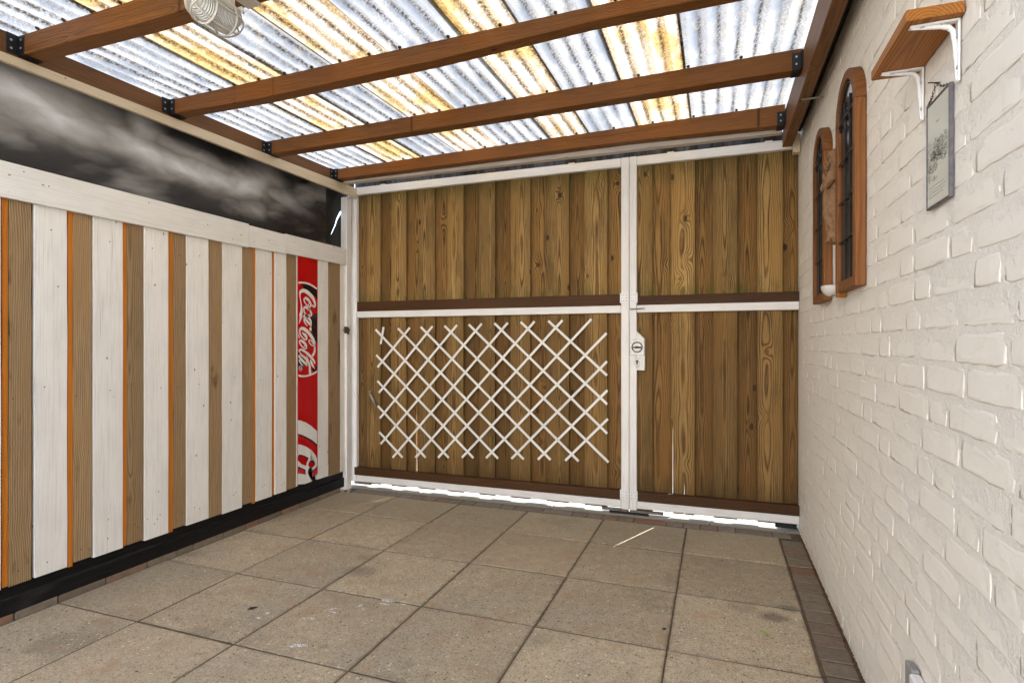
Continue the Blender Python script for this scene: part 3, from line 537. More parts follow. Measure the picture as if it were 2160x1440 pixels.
# small grit over the slabs
for nm, mt, cnt, seed in (('ochre_grit', 'ochre', 130, 1), ('dark_grit', 'brown_debris', 170, 2)):
    r_ = random.Random(seed); bm = bmesh.new()
    for k in range(cnt):
        x = r_.uniform(-2.5, .33); y = r_.uniform(1.3, 3.5); s = r_.uniform(.0012, .0045) if k > 12 else r_.uniform(.004, .008)
        m_ = Matrix.Translation((x, y, .001)) @ Matrix.Rotation(r_.uniform(0, 6.28), 4, 'Z')
        vs4 = [bm.verts.new(m_ @ Vector(p)) for p in ((-s*1.6, -s*.6, 0), (s, -s*.5, 0), (s*.3, s*.8, 0), (0, 0, s*.5))]
        for f in ((0, 1, 3), (1, 2, 3), (0, 3, 2)): bm.faces.new([vs4[q] for q in f])
    tag(from_bm(nm, bm, mt), 'tiny crumbs scattered over the concrete slabs', None, None, 'stuff')
def blob(name, cx, cy, rx, ry, rot, mat, z, seed, parent=None, pw=.35):
    r_ = random.Random(seed); bm = bmesh.new(); n = 22; ph = [r_.uniform(0, 6.28) for _ in range(4)]
    c0 = bm.verts.new((0, 0, .0008)); ring = []
    for k in range(n):
        t = 2*math.pi*k/n; q = 1+pw*(math.sin(2*t+ph[0])*.4+math.sin(3*t+ph[1])*.4+math.sin(7*t+ph[2])*.35+r_.uniform(-.25, .25))
        x, y = rx*q*math.cos(t), ry*q*math.sin(t); ring.append(bm.verts.new((x*math.cos(rot)-y*math.sin(rot), x*math.sin(rot)+y*math.cos(rot), 0)))
    for k in range(n): bm.faces.new((c0, ring[k], ring[(k+1) % n]))
    return from_bm(name, bm, mat, parent, (cx, cy, z))
# sun spots painted on the slabs as pale flat patches, and a dark smear
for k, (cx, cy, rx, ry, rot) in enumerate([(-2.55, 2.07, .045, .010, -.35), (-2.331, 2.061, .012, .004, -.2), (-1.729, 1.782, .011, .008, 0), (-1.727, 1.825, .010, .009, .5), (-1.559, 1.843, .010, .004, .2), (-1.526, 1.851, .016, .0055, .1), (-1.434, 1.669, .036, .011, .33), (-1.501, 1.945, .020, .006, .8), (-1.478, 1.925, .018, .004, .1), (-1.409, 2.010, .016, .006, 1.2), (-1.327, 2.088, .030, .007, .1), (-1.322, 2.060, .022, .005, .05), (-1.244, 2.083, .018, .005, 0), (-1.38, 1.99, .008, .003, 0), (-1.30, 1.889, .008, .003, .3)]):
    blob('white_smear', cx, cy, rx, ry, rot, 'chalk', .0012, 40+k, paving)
blob('dark_smear', -1.817, 1.841, .022, .010, .9, 'tar', .0012, 77, paving)
blob('dark_smear', -.19, 2.25, .010, .008, .3, 'tar', .0012, 78, paving)

# green leaf
bm = bmesh.new(); top = []
for k in range(9):
    t = k/8; wd = math.sin(math.pi*t)**.8*.0075; x = (t-.5)*.052
    top.append([bm.verts.new((x, -wd, .004*math.sin(3*t))), bm.verts.new((x, 0, .0015+.004*math.sin(3*t))), bm.verts.new((x, wd, .004*math.sin(3*t)))])
for a, b in zip(top, top[1:]):
    for q in (0, 1):
        try: bm.faces.new((a[q], b[q], b[q+1], a[q+1]))
        except Exception: pass
bmesh.ops.remove_doubles(bm, verts=bm.verts, dist=1e-5)
lf = from_bm('leaf', bm, 'leaf', None, (.173, 2.338, .004)); lf.rotation_euler = (0, 0, -.75); tag(lf, 'narrow yellow-green leaf lying on a concrete slab near the brick border', 'leaf')
for nm, x, y, a, lb in (('leaf', .110, 2.713, .3, 'tiny orange-brown leaf lying on the third slab row by the brick border'),):
    l2 = place('leaf', lf.data.copy(), None, (x, y, .004)); l2.data.materials.clear(); l2.data.materials.append(MT['ochre']); l2.scale = (.55, .8, 1); l2.rotation_euler = (0, 0, a); tag(l2, lb, 'leaf')

# ================================================================== RIGHT: painted brick wall
WX = .453
wall = thing('brick_wall', 'cream painted brick wall of a house on the right, rough mortar joints', 'brick wall', (WX, 1.2, 0))
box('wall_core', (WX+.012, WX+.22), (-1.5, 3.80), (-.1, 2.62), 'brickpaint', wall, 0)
# rough mortar bed as a relief sheet
bm = bmesh.new(); NY, NZ = 300, 270; y0, y1, z0, z1 = .75, 3.80, -.03, 2.60; g_ = []
for j in range(NZ+1):
    row = []
    for i in range(NY+1):
        y = y0+(y1-y0)*i/NY; z = z0+(z1-z0)*j/NZ
        d = noise.noise(Vector((y*38, z*38, 0)))*.0013 + noise.noise(Vector((y*110, z*110, 4)))*.0017
        row.append(bm.verts.new((.0013-max(d, -.0002)*.8, y-1.2, z)))
    g_.append(row)
for j in range(NZ):
    for i in range(NY): bm.faces.new((g_[j][i], g_[j][i+1], g_[j+1][i+1], g_[j+1][i]))
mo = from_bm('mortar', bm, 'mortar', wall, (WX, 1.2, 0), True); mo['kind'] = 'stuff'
def brick_mesh(L_, H_, seed):
    r_ = random.Random(seed); bm = bmesh.new(); nL = max(3, int(L_/.03)); pts = []
    hx, hz = L_/2, H_/2
    for k in range(nL): pts.append((-hx+2*hx*k/nL, -hz))
    for k in range(2): pts.append((hx, -hz+2*hz*k/2))
    for k in range(nL): pts.append((hx-2*hx*k/nL, hz))
    for k in range(2): pts.append((-hx, hz-2*hz*k/2))
    def loop(inset, x, jit):
        out = []
        for (y, z) in pts:
            yy = y - math.copysign(min(inset*1.6, abs(y)), y) if abs(abs(y)-hx) < 1e-6 else y*(1-inset/hx)
            zz = z - math.copysign(min(inset*.6, abs(z)), z) if abs(abs(z)-hz) < 1e-6 else z*(1-inset/hz)
            corner = abs(abs(y)-hx) < 1e-6 and abs(abs(z)-hz) < 1e-6
            if corner: yy -= math.copysign(.0025, y); zz -= math.copysign(.0020, z)
            out.append(bm.verts.new((x+r_.uniform(-jit, jit)*.4, yy+r_.uniform(-jit, jit), zz+r_.uniform(-jit, jit))))
        return out
    a = loop(-.0005, .008, .0008); b = loop(-.0008, .0014, .0024); c = loop(.0050, .0007, .0018); d = loop(.014, .0004, .0015)
    for q in bm.verts:
        if q.co.x < .005: q.co.x += .0009*(q.co.z/hz)
    for q in c:
        if hx-abs(q.co.y) < .0125: q.co.x += .0006
    for q in d:
        if hx-abs(q.co.y) < .03: q.co.x += .0003
    for A, B in ((a, b), (b, c), (c, d)):
        for k in range(len(A)): bm.faces.new((A[k], A[(k+1) % len(A)], B[(k+1) % len(A)], B[k]))
    bm.faces.new(d)
    me = bpy.data.meshes.new('brick'); bmesh.ops.recalc_face_normals(bm, faces=bm.faces)
    for f in bm.faces: f.smooth = len(f.verts) == 4 and max(v.co.x for v in f.verts) < .005
    bm.to_mesh(me); bm.free(); me.materials.append(MT['brickpaint']); return me
BS = [brick_mesh(.215, .057, s) for s in range(9)]; BH = [brick_mesh(.105, .057, s+20) for s in range(6)]
bricks = []; r_ = random.Random(5)
for k in range(-1, 37):
    zc = .015+.07*k+.0272
    if zc > 2.58: break
    y = -1.4 + r_.uniform(0, .2); run = 0
    while y < 3.76:
        st = r_.random() < .72 if run < 4 else False
        L_ = .212 if st else .102; run = run+1 if st else 0
        if y+L_ > 3.80: break
        bricks.append((y+L_/2, zc+r_.uniform(-.0012, .0012), st)); y += L_+.0125+r_.uniform(-.001, .002)
def imp(b):
    y, z, st = b
    if y < 1.02: return 99+abs(y)
    if y < 1.9 and abs(z-1.1)/y > .78: return 50+y
    return math.hypot(math.hypot(y, WX), z-1.1)*(1.0 if st else 1.2)
bricks.sort(key=imp)
far = bmesh.new()
for n_, (y, z, st) in enumerate(bricks):
    me = r_.choice(BS if st else BH); rot = Matrix.Rotation(r_.uniform(-.008, .008), 4, 'X')
    dx = r_.uniform(-.0010, .0008)
    if n_ < 296:
        o = place('brick', me, wall, (WX+dx, y, z)); o.rotation_euler = rot.to_euler()
    else:
        mm = me.copy(); mm.transform(Matrix.Translation((dx, y-1.2, z)) @ rot); far.from_mesh(mm); bpy.data.meshes.remove(mm)
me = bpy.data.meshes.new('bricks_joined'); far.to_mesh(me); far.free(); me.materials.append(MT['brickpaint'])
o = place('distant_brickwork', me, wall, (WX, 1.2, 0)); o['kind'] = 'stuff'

# ================================================================== LEFT: striped plank wall
LX = -2.63
lw = thing('plank_wall', 'left wall of upright white, brown and orange boards under a white rail', 'plank wall', (LX, 1.5, 0))
box('backing_panel', (-2.80, -2.70), (-1.5, 3.385), (.10, 2.28), 'black_back', lw, 0)  # unseen black sheet added to keep the gaps between boards dark
# boards: pairs of Y limits on the wall face
WB = [(-1.5, -1.37), (1.255, 1.391), (1.508, 1.632), (1.741, 1.874), (1.981, 2.108), (2.214, 2.350), (2.444, 2.583), (2.694, 2.822), (2.848, 2.947), (3.252, 3.366), (3.510, 3.600)]
GB = [(1.421, 1.499), (1.658, 1.735), (1.897, 1.977), (2.140, 2.212), (2.353, 2.441), (2.587, 2.669), (2.951, 3.043), (3.370, 3.507)]
OB = [(1.398, 1.418), (1.636, 1.656), (1.876, 1.895), (2.112, 2.137), (2.672, 2.690), (2.826, 2.844)]
y = -1.36                                      # the same rhythm behind the camera's left edge
for k in range(11):
    OB.append((y, y+.02)); GB.append((y+.022, y+.100)); WB.append((y+.108, y+.232)); y += .237
zb = .142
def board(yl, yr, zlo, zhi, mat, nm, x0, x1, seed):
    r_ = random.Random(seed); n = 8; j = .0012
    L_ = [(yl+r_.uniform(-j, j), zlo+(zhi-zlo)*k/n) for k in range(n+1)]; Q = [(yr+r_.uniform(-j, j), zlo+(zhi-zlo)*k/n) for k in range(n+1)]
    pts = L_ + Q[::-1]
    return prism(nm, pts, 'X', x0, x1, mat, lw, .0012)
sd_ = 100
for yl, yr in WB:
    sd_ += 1; dx = rr.uniform(-.002, .001)
    if 3.2 < yl < 3.4: board(yl, yr, .235, 1.72, 'white_z', 'white_board', LX-.02, LX+dx, sd_); board(yl, yr+.002, .150, .2335, 'white_z', 'white_board', LX-.02, LX+.0015, sd_+50)
    elif yl > 3.4: board(yl, yr-.006, .250, 1.72, 'white_z', 'white_board', LX-.02, LX+dx, sd_); board(yl, yr-.002, .165, .2485, 'white_z', 'white_board', LX-.02, LX+.0015, sd_+50); board(yl, yr-.002, .145, .1635, 'white_z', 'white_board', LX-.02, LX-.002, sd_+60)
    else: board(yl, yr, zb+rr.uniform(-.006, .006), 1.72, 'white_z', 'white_board', LX-.02, LX+dx, sd_)
for yl, yr in GB: sd_ += 1; board(yl, yr, zb+rr.uniform(-.006, .01), 1.71, 'greyboard', 'brown_board', LX-.022, LX-.003+rr.uniform(-.002, .001), sd_)
for yl, yr in OB: sd_ += 1; board(yl, yr, zb+rr.uniform(-.012, .004), 1.705, 'orange', 'orange_lath', LX-.03, LX-.0055, sd_)
# rail boards across the top of the stripes
def rail(y0_, y1_, z0a, z0b, z1a, z1b, x1):
    prism('rail_board', [(y0_, z0a), (y1_, z0b), (y1_, z1b), (y0_, z1a)], 'X', LX-.002, x1, 'white_y', lw, .002)
rail(-1.5, 2.620, 1.672, 1.672, 1.818, 1.812, LX+.016)
rail(2.622, 2.925, 1.678, 1.680, 1.806, 1.805, LX+.0135)
rail(2.927, 3.628, 1.685, 1.690, 1.810, 1.812, LX+.015)
for k, (y, z) in enumerate(((1.46, 1.79), (1.55, 1.755), (1.99, 1.79), (2.33, 1.75), (2.78, 1.74), (3.0, 1.77), (3.4, 1.72), (3.5, 1.78), (2.50, 1.70), (2.66, 1.715))):
    place('nail', NAIL_X, lw, (LX+.0165, y, z))
for yl, yr in (*WB[1:10], *GB[:8]):
    for z in (.20, .22, .9, 1.55): 
        if rr.random() < .7: place('nail', NAIL_X, lw, (LX+.0004-(.003 if (yl, yr) in GB else 0), (yl+yr)/2+rr.uniform(-.03, .03), z+rr.uniform(-.03, .03)))
# black beams below
prism('base_beam', [(-1.5, .085), (3.57, .100), (3.57, .165), (-1.5, .165)], 'X', LX-.06, LX-.018, 'black_beam', lw, .002)
prism('base_beam', [(-1.5, .020), (3.57, .026), (3.57, .096), (-1.5, .081)], 'X', LX-.06, LX-.006, 'black_beam', lw, .003)
# cloud painted panel above, corner sheet with a torn slit
box('mural_panel', (LX-.040, LX-.034), (-1.5, 3.386), (1.78, 2.30), 'mural', lw, 0)
sc_ = [(3.640, 2.200), (3.632, 2.180), (3.606, 2.129), (3.56, 2.083), (3.524, 2.031), (3.503, 1.982), (3.462, 1.915)]
up_ = [(y-.0065*min(1, k*.35 if k < 3 else (6-k)*.35+.05), z+.006*min(1, .3+k*.3)) for k, (y, z) in enumerate(sc_)]
dn_ = [(y+.0075*min(1, k*.35 if k < 3 else (6-k)*.35+.05), z-.006*min(1, .3+k*.3)) for k, (y, z) in enumerate(sc_)]
prism('corner_sheet', [(3.392, 1.78)] + [(3.392, 2.30), (3.66, 2.30)] + [(3.66, 2.206)] + up_ + [(3.455, 1.905), (3.43, 1.78)], 'X', LX-.046, LX-.043, 'darkpanel', lw)
prism('corner_sheet', [(3.431, 1.78), (3.4565, 1.903)] + dn_[::-1] + [(3.66, 2.195), (3.66, 1.78)], 'X', LX-.046, LX-.043, 'darkpanel', lw)
box('backing_panel', (-2.80, -2.70), (3.386, 3.60), (.10, 1.79), 'black_back', lw, 0)  # same added black sheet, behind the corner boards

# ---- advertising panel set between the boards
sign = thing('advertising_panel', 'narrow red upright panel with white script lettering, set between white boards', 'sign', (LX, 3.15, 0))
box('edge_strip', (LX-.012, LX-.001), (3.0475, 3.0515), (.150, 1.69), 'signwhite', sign, 0)
prism('panel', [(3.0545, .160), (3.2485, .192), (3.2485, 1.69), (3.0545, 1.69)], 'X', LX-.004, LX+.0042, 'red', sign, .0004)
def flat_print(name, polys, strips, mat, x):
    bm = bmesh.new()
    for P in polys: bm.faces.new([bm.verts.new((0, y/1e4-3.15, z/1e4)) for y, z in P])
    for P in strips:
        v = [bm.verts.new((0, min(3.2484, max(3.0546, y/1e4))-3.15, z/1e4)) for y, z in P]
        for i in range(0, len(v)-2, 2):
            try: bm.faces.new((v[i], v[i+1], v[i+3], v[i+2]))
            except Exception: pass
    bmesh.ops.triangulate(bm, faces=[f for f in bm.faces if len(f.verts) > 4])
    for f in bm.faces:
        f.normal_update()
        if f.normal.x < 0: f.normal_flip()
    me = bpy.data.meshes.new(name); bm.to_mesh(me); bm.free(); me.materials.append(MT[mat])
    return place(name, me, sign, (x, 3.15, 0))
for P in SIGN['polyblack']: flat_print('black_artwork', [P], [], 'signblack', LX+.0046)
for P in SIGN['black']: flat_print('black_artwork', [], [P], 'signblack', LX+.0046)
W_ = SIGN['white']
for ids in ((0,), (1, 2), (3, 4), (5, 6, 7), (8,), (9,), (10, 11), (12, 13), (14, 15), (16,), (17,), (18,)): flat_print('letter', [], [W_[q] for q in ids], 'signwhite', LX+.0050)
flat_print('registered_mark', [], W_[19:23], 'signwhite', LX+.0050)
for q in (23, len(W_)-1) if len(W_) > 24 else (len(W_)-2, len(W_)-1): flat_print('white_arc', [], [W_[q]], 'signwhite', LX+.0048)
for P in SIGN['polywhite']: flat_print('large_letter', [P], [], 'signwhite', LX+.0050)
for P in SIGN['polyred']: flat_print('red_artwork', [P], [], 'red', LX+.0054)
for P in SIGN['topblack']: flat_print('black_shading', [], [P], 'signblack', LX+.0058)
for z in (1.665, .60, 1.02): place('screw', NAIL_X, sign, (LX+.006, 3.19 if z > 1.5 else 3.10, z))

# ================================================================== CANOPY
can = thing('canopy', 'carport roof of stained rafters carrying translucent corrugated sheets', 'canopy roof', (-1.1, 1.8, 2.3))
def zt(x, y): return 2.331+.02*(y-2.09)+.0155*(x+2.6)
def bar_x(name, y0_, y1_, st, mat):
    """rafter: stations (x, z_bottom); the top follows the sheets"""
    cx, cy, cz = -1.13, (y0_+y1_)/2, 2.3; bm = bmesh.new(); rings = []
    for x, zb_ in st:
        b = .0025; zt_ = zt(x, y0_)-.0005
        sec = [(y0_+b, zb_), (y1_-b, zb_), (y1_, zb_+b), (y1_, zt_-b), (y1_-b, zt_), (y0_+b, zt_), (y0_, zt_-b), (y0_, zb_+b)]
        rings.append([bm.verts.new((x-cx, yy-cy, zz-cz)) for yy, zz in sec])
    for A, B in zip(rings, rings[1:]):
        for k in range(8): bm.faces.new((A[k], A[(k+1) % 8], B[(k+1) % 8], B[k]))
    bm.faces.new(rings[0]); bm.faces.new(rings[-1][::-1])
    return from_bm(name, bm, mat, can, (cx, cy, cz))
rafs = []
for ya, yb, st in ((1.432, 1.502, [(-2.598, 2.240), (-1.9, 2.239), (-.8, 2.262), (.350, 2.300)]),
                   (2.088, 2.152, [(-2.598, 2.258), (-2.0, 2.253), (-1.1, 2.274), (-.45, 2.306), (.350, 2.312)]),
                   (2.745, 2.815, [(-2.598, 2.262), (-1.5, 2.274), (-.3, 2.289), (.350, 2.298)]),
                   (3.388, 3.455, [(-2.598, 2.285), (-1.5, 2.294), (-.5, 2.304), (.350, 2.289)]),
                   (.78, .85, [(-2.598, 2.222), (.35, 2.28)])):
    rafs.append((bar_x('rafter', ya, yb, st, 'rafter'), ya, yb, st))
prism('wall_plate', [(.66, 2.205), (1.36, 2.222), (3.64, 2.287), (3.64, zt(-2.6, 3.64)-.001), (.66, zt(-2.6, .66)-.001)], 'X', -2.640, -2.600, 'beam_y', can, .002)
prism('cream_batten', [(.66, 2.17), (1.36, 2.188), (3.655, 2.208), (3.655, 2.284), (1.36, 2.221), (.66, 2.20)], 'X', -2.600, -2.580, 'cream_y', can, .002)
prism('wall_beam', [(.66, 2.208), (3.53, 2.212), (3.53, 2.374), (.66, 2.35)], 'X', .351, .402, 'beam_y', can, .0025)
# white batten behind the last rafter and the trim over the gate
prism('white_batten', [(-2.60, 2.276), (.345, 2.277), (.345, 2.372), (-2.60, 2.345)], 'Y', 3.470, 3.515, 'oldwhite_x', can, .002)
box('packing_block', (.412, .446), (3.57, 3.62), (2.19, 2.295), 'cream_y', can)
box('wall_bracket', (.362, .452), (2.842, 2.856), (2.2035, 2.2055), 'steel', can, 0)
# joist hangers with screws
def hanger(ra, ya, zb_, xw, side):
    h = .086
    g1 = box('hanger_plate', (xw-side*0, xw+side*.0026), (ya-.040, ya-.0005), (zb_-.002, zb_+h-.01), 'black_metal', can, .0006)
    g2 = box('hanger_plate', (xw+side*.003, xw+side*.040), (ya-.0028, ya-.0004), (zb_-.001, zb_+h-.012), 'black_metal', can, .0006)
    box('hanger_plate', (xw+side*.003, xw+side*.040), (ya, ya+.068), (zb_-.0045, zb_-.002), 'black_metal', can, .0006)
    for dz in (.018, .050):
        place('screw', SCREW_Y, can, (xw+side*.022, ya-.0028, zb_+dz+.006))
        if side > 0: place('screw', SCREW_X, can, (xw+.0028, ya-.024, zb_+dz))
for o, ya, yb, st in rafs[:4]: hanger(o, ya, st[0][1], -2.600, 1); hanger(o, ya, st[-1][1], .3505, -1)
# corrugated sheets in pale and amber strips
BANDS = [(-2.72, -2.185, 0), (-2.185, -1.892, 1), (-1.892, -1.610, 0), (-1.610, -1.330, 1), (-1.330, -.982, 0), (-.982, -.738, 1), (-.738, -.442, 0), (-.442, -.135, 1), (-.135, .402, 0)]
AMP, PIT = .0088, .076
for k, (xa, xb, gold) in enumerate(BANDS):
    bm = bmesh.new(); xs = []; x = xa-(.012 if k else 0)
    while x < xb: xs.append(x); x += PIT/10
    xs.append(xb); ys = [.66+(3.80-.66)*q/50 for q in range(51)]; up = .0028 if gold else 0.
    cx, cy, cz = (xa+xb)/2, 1.7, 2.34; G = []
    for y in ys:
        G.append([bm.verts.new((x-cx, y-cy, zt(x, y)+AMP*(1+math.sin(2*math.pi*x/PIT))+up+noise.noise(Vector((x*3, y*2.4, k)))*.0022-cz)) for x in xs])
    for A, B in zip(G, G[1:]):
        for i in range(len(A)-1): bm.faces.new((A[i], A[i+1], B[i+1], B[i]))
    from_bm('corrugated_sheet', bm, 'roof_gold' if gold else 'roof_white', can, (cx, cy, cz), True)
for o, ya, yb, st in rafs[:4]:
    x = -2.48
    while x < .3:
        place('roofing_screw', WASH, can, (x, ya-.001, zt(x, ya)+.006)); x += PIT*2 if x < -1.3 else PIT*3

# ================================================================== GATE POST
post = thing('gate_post', 'white painted gate post in the left corner, flaking at its foot', 'gate post', (-2.635, 3.59, 0))
box('shaft', (-2.668, -2.612), (3.562, 3.620), (.002, 2.205), 'white_frame_z', post, .003)
bm = bmesh.new(); r_ = random.Random(3)
for k in range(26):
    s = r_.uniform(.006, .018); m_ = Matrix.Translation((r_.uniform(-.05, .07), r_.uniform(-.05, .02), .002+r_.uniform(0, .004))) @ Matrix.Rotation(r_.uniform(0, 6), 4, 'Z') @ Matrix.Rotation(r_.uniform(-.3, .3), 4, 'X')
    bm.faces.new([bm.verts.new(m_ @ Vector(p)) for p in ((-s, -s*.4, 0), (s, -s*.3, 0), (s*.8, s*.3, .001), (-s*.7, s*.5, 0))])
f_ = from_bm('paint_flakes', bm, 'cream_y', post, (-2.635, 3.56, .001)); f_['kind'] = 'stuff'
bolt = thing('barrel_bolt', 'rusty barrel bolt on the white post beside the gate', 'bolt', (-2.63, 3.56, 1.22))
box('bolt_plate', (-2.655, -2.602), (3.556, 3.5612), (1.178, 1.229), 'rust', bolt, .001)
tube('bolt_rod', [(-2.668, 3.550, 1.202), (-2.580, 3.550, 1.202)], .0065, 'rust', bolt)
box('bolt_guide', (-2.648, -2.634), (3.544, 3.556), (1.188, 1.216), 'rust', bolt, .003); box('bolt_guide', (-2.622, -2.610), (3.544, 3.556), (1.188, 1.216), 'rust', bolt, .003)
box('bolt_keep', (-2.606, -2.588), (3.553, 3.559), (1.170, 1.222), 'rust', bolt, .002)

# ================================================================== GATE LEAVES
def plank_row(parent, fronts, backs, zlo, zhi_f, cracks={}):
    r_ = random.Random(int(fronts[0][0]*100))
    for lst, yf, nm in ((fronts, 3.680, 'plank'), (backs, 3.7025, 'plank')):
        for xa, xb in lst:
            dy = r_.uniform(-.0015, .0015); zh = zhi_f(xa)+r_.uniform(-.004, .004); j = .0012
            n = 6; Lp = [(xa+r_.uniform(-j, j), zlo+(zh-zlo)*k/n) for k in range(n+1)]; Rp = [(xb+r_.uniform(-j, j), zlo+(zh-zlo)*k/n) for k in range(n+1)]
            bot = []
            for cx, ct, cw, lay in cracks:
                if lay == (0 if yf < 3.69 else 1) and xa < cx < xb: bot += [(cx+cw/2, zlo), (cx+.0052, ct*.55), (cx+.0016, ct), (cx-.0045, ct*.6), (cx-cw/2, zlo)]
            pts = Lp + Rp[::-1] + bot
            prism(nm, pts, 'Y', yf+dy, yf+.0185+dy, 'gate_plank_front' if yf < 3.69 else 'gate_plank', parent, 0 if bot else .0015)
wide = thing('garden_gate', 'wide left gate leaf of brown planks in a white frame, carrying the trellis', 'gate', (-1.6, 3.68, .04))
gt = lambda x: 2.343+.006*(x+2.6)
FR = [(-2.515, -2.397), (-2.300, -2.172), (-2.069, -1.935), (-1.832, -1.705), (-1.583, -1.462), (-1.346, -1.202), (-1.085, -.930), (-.823, -.672)]
BK = [(-2.64, -2.495), (-2.415, -2.280), (-2.187, -2.052), (-1.950, -1.818), (-1.72, -1.570), (-1.475, -1.332), (-1.216, -1.07), (-.945, -.808), (-.688, -.527)]
plank_row(wide, FR, BK, .034, gt, [(-2.098, .80, .0125, 1)])
def rails(parent, xa, xb, ends=()):
    box('rail', (xa, xb), (3.646, 3.678), (.052, .099), 'white_frame_x', parent, .0025, False)
    box('rail', (xa, xb), (3.646, 3.678), (1.299, 1.346), 'white_frame_x', parent, .0025, False)
    box('rail', (xa, xb), (3.646, 3.678), (2.236, 2.292), 'white_frame_x', parent, .0025, False)
rails(wide, -2.585, -.578)
box('stile', (-2.662, -2.586), (3.645, 3.678), (.050, 2.293), 'white_frame_z', wide, .0025, False)
box('stile', (-.5765, -.5265), (3.644, 3.678), (.040, 2.293), 'white_frame_z', wide, .0025, False)
def batten(parent, xa, xb, z0_, z1_, d=.028):
    box('batten', (xa, xb), (3.678-d, 3.6795), (z0_, z1_), 'batten', parent, .002, False)
batten(wide, -2.605, -.579, 1.3475, 1.420, .024); batten(wide, -2.605, -.579, .1005, .160, .036)
for z in (1.362, .104): 
    box('corner_plate', (-.5835, -.534), (3.6412, 3.6435), (z, z+.062), 'white_metal', wide, .0004)
    for dx in (.010, .024, .040):
        for dz in (.012, .031, .050): 
            if (dx, dz) != (.024, .031): place('screw', DOT_Y, wide, (-.5835+dx, 3.6410, z+dz))
r_ = random.Random(8)
for lst in (FR,):
    for xa, xb in lst:
        for z in (1.255, 2.20, 1.44, .19):
            for x in (xa+.018, xb-.018): place('nail', DOT_Y, wide, (x, 3.6785, z+r_.uniform(-.01, .01)))
tube('pull_handle', [(-2.472, 3.655, .735), (-2.468, 3.648, .725), (-2.452, 3.645, .70), (-2.414, 3.645, .635)], [.005, .006, .009, .008], 'steel', wide)
box('handle_fixing', (-2.480, -2.464), (3.652, 3.680), (.728, .744), 'steel', wide, .003)
box('skid_block', (-.705, -.532), (3.655, 3.678), (.022, .0385), 'grey_wood', wide, .002, False)
box('skid_block', (-.655, -.405), (3.650, 3.678), (.0095, .0215), 'black_wood', wide, .001, False)
box('skid_block', (-2.615, -2.468), (3.655, 3.678), (.030, .0515), 'grey_wood', wide, .002, False)

narrow = thing('garden_gate', 'narrow right gate leaf of brown planks with the lock, next to the brick wall', 'gate', (-.05, 3.68, .04))
FR2 = [(-.5235, -.383), (-.2685, -.128), (-.018, .118), (.231, .368)]
BK2 = [(-.400, -.2585), (-.145, -.002), (.102, .248), (.352, .4525)]
def cut_row():
    # the third plank and the one behind it leave a thin gap low down
    r_ = random.Random(4)
    for (xa, xb) in FR2:
        if abs(xa+.2685) < .001: pts = [(xa+.0105, .035), (xa+.0100, .55), (xa+.0085, .613), (xa, .635), (xa, 2.35), (xb, 2.35), (xb, .035), (-.188, .035), (-.1895, .300), (-.192, .035)]
        else: pts = [(xa, .035), (xa+r_.uniform(-.001, .001), 1.2), (xa, 2.35), (xb, 2.35), (xb+r_.uniform(-.001, .001), 1.1), (xb, .035)]
        prism('plank', pts, 'Y', 3.680, 3.6985, 'gate_plank_front', narrow, 0)
    for (xa, xb) in BK2:
        if abs(xb+.2585) < .001: pts = [(xa, .035), (xa, 2.345), (xb, 2.345), (xb, .635), (-.2605, .613), (-.2620, .55), (-.2625, .035), (-.341, .035), (-.3425, .25), (-.3445, .035)]
        else: pts = [(xa, .035), (xa, 2.345), (xb, 2.345), (xb, .035)]
        prism('plank', pts, 'Y', 3.7025, 3.721, 'gate_plank', narrow, 0)
cut_row()
rails(narrow, -.477, .4515)
box('stile', (-.5237, -.4785), (3.644, 3.678), (.040, 2.293), 'white_frame_z', narrow, .0025, False)
batten(narrow, -.476, .4505, 1.3475, 1.405, .024); batten(narrow, -.476, .4505, .1005, .160, .036)
for z in (1.362, .104):
    box('corner_plate', (-.520, -.4725), (3.6412, 3.6435), (z, z+.062), 'white_metal', narrow, .0004)
    for dx in (.010, .024, .038):
        for dz in (.012, .031, .050):
            if (dx, dz) != (.024, .031): place('screw', DOT_Y, narrow, (-.520+dx, 3.6410, z+dz))
r_ = random.Random(9)
for xa, xb in FR2:
    for z in (1.255, 2.20, 1.44, .19):
        for x in (xa+.018, xb-.018):
            if x > -.46: place('nail', DOT_Y, narrow, (x, 3.6785, z+r_.uniform(-.01, .01)))
box('skid_block', (-.525, -.315), (3.655, 3.678), (.022, .0385), 'grey_wood', narrow, .002, False)
box('skid_block', (.325, .440), (3.655, 3.678), (.020, .0505), 'black_wood', narrow, .002, False)
# lock case, turn knob, key plate, hairpin
prism('lock_case', [(-.4775, 1.180), (-.4270, 1.131), (-.4270, .932), (-.4775, .932)], 'Y', 3.640, 3.678, 'white_frame_z', narrow, .002)
kp = box('knob_plate', (-.520, -.4295), (3.6355, 3.6395), (1.028, 1.129), 'steel', narrow, .001)
ring_ = tube('knob_rim', [(-.4745+.032*math.cos(t*math.pi/12), 3.634, 1.079+.032*math.sin(t*math.pi/12)) for t in range(24)], .0028, 'rust', kp, 6, True)
bm = bmesh.new(); bmesh.ops.create_cone(bm, cap_ends=True, segments=24, radius1=.029, radius2=.027, depth=.003); bmesh.ops.rotate(bm, verts=bm.verts, cent=(0, 0, 0), matrix=Matrix.Rotation(R(90), 3, 'X')); from_bm('knob_dish', bm, 'steel', kp, (-.4745, 3.634, 1.079))
tube('turn_knob', [(-.4995, 3.626, 1.077), (-.485, 3.624, 1.078), (-.4745, 3.623, 1.079), (-.464, 3.624, 1.078), (-.4495, 3.626, 1.077)], [.004, .005, .0075, .005, .004], 'rust', kp)
for dx in (-.039, .039):
    for dz in (-.043, .043): place('screw', SCREW_Y, kp, (-.4745+dx*.95, 3.6352, 1.079+dz))
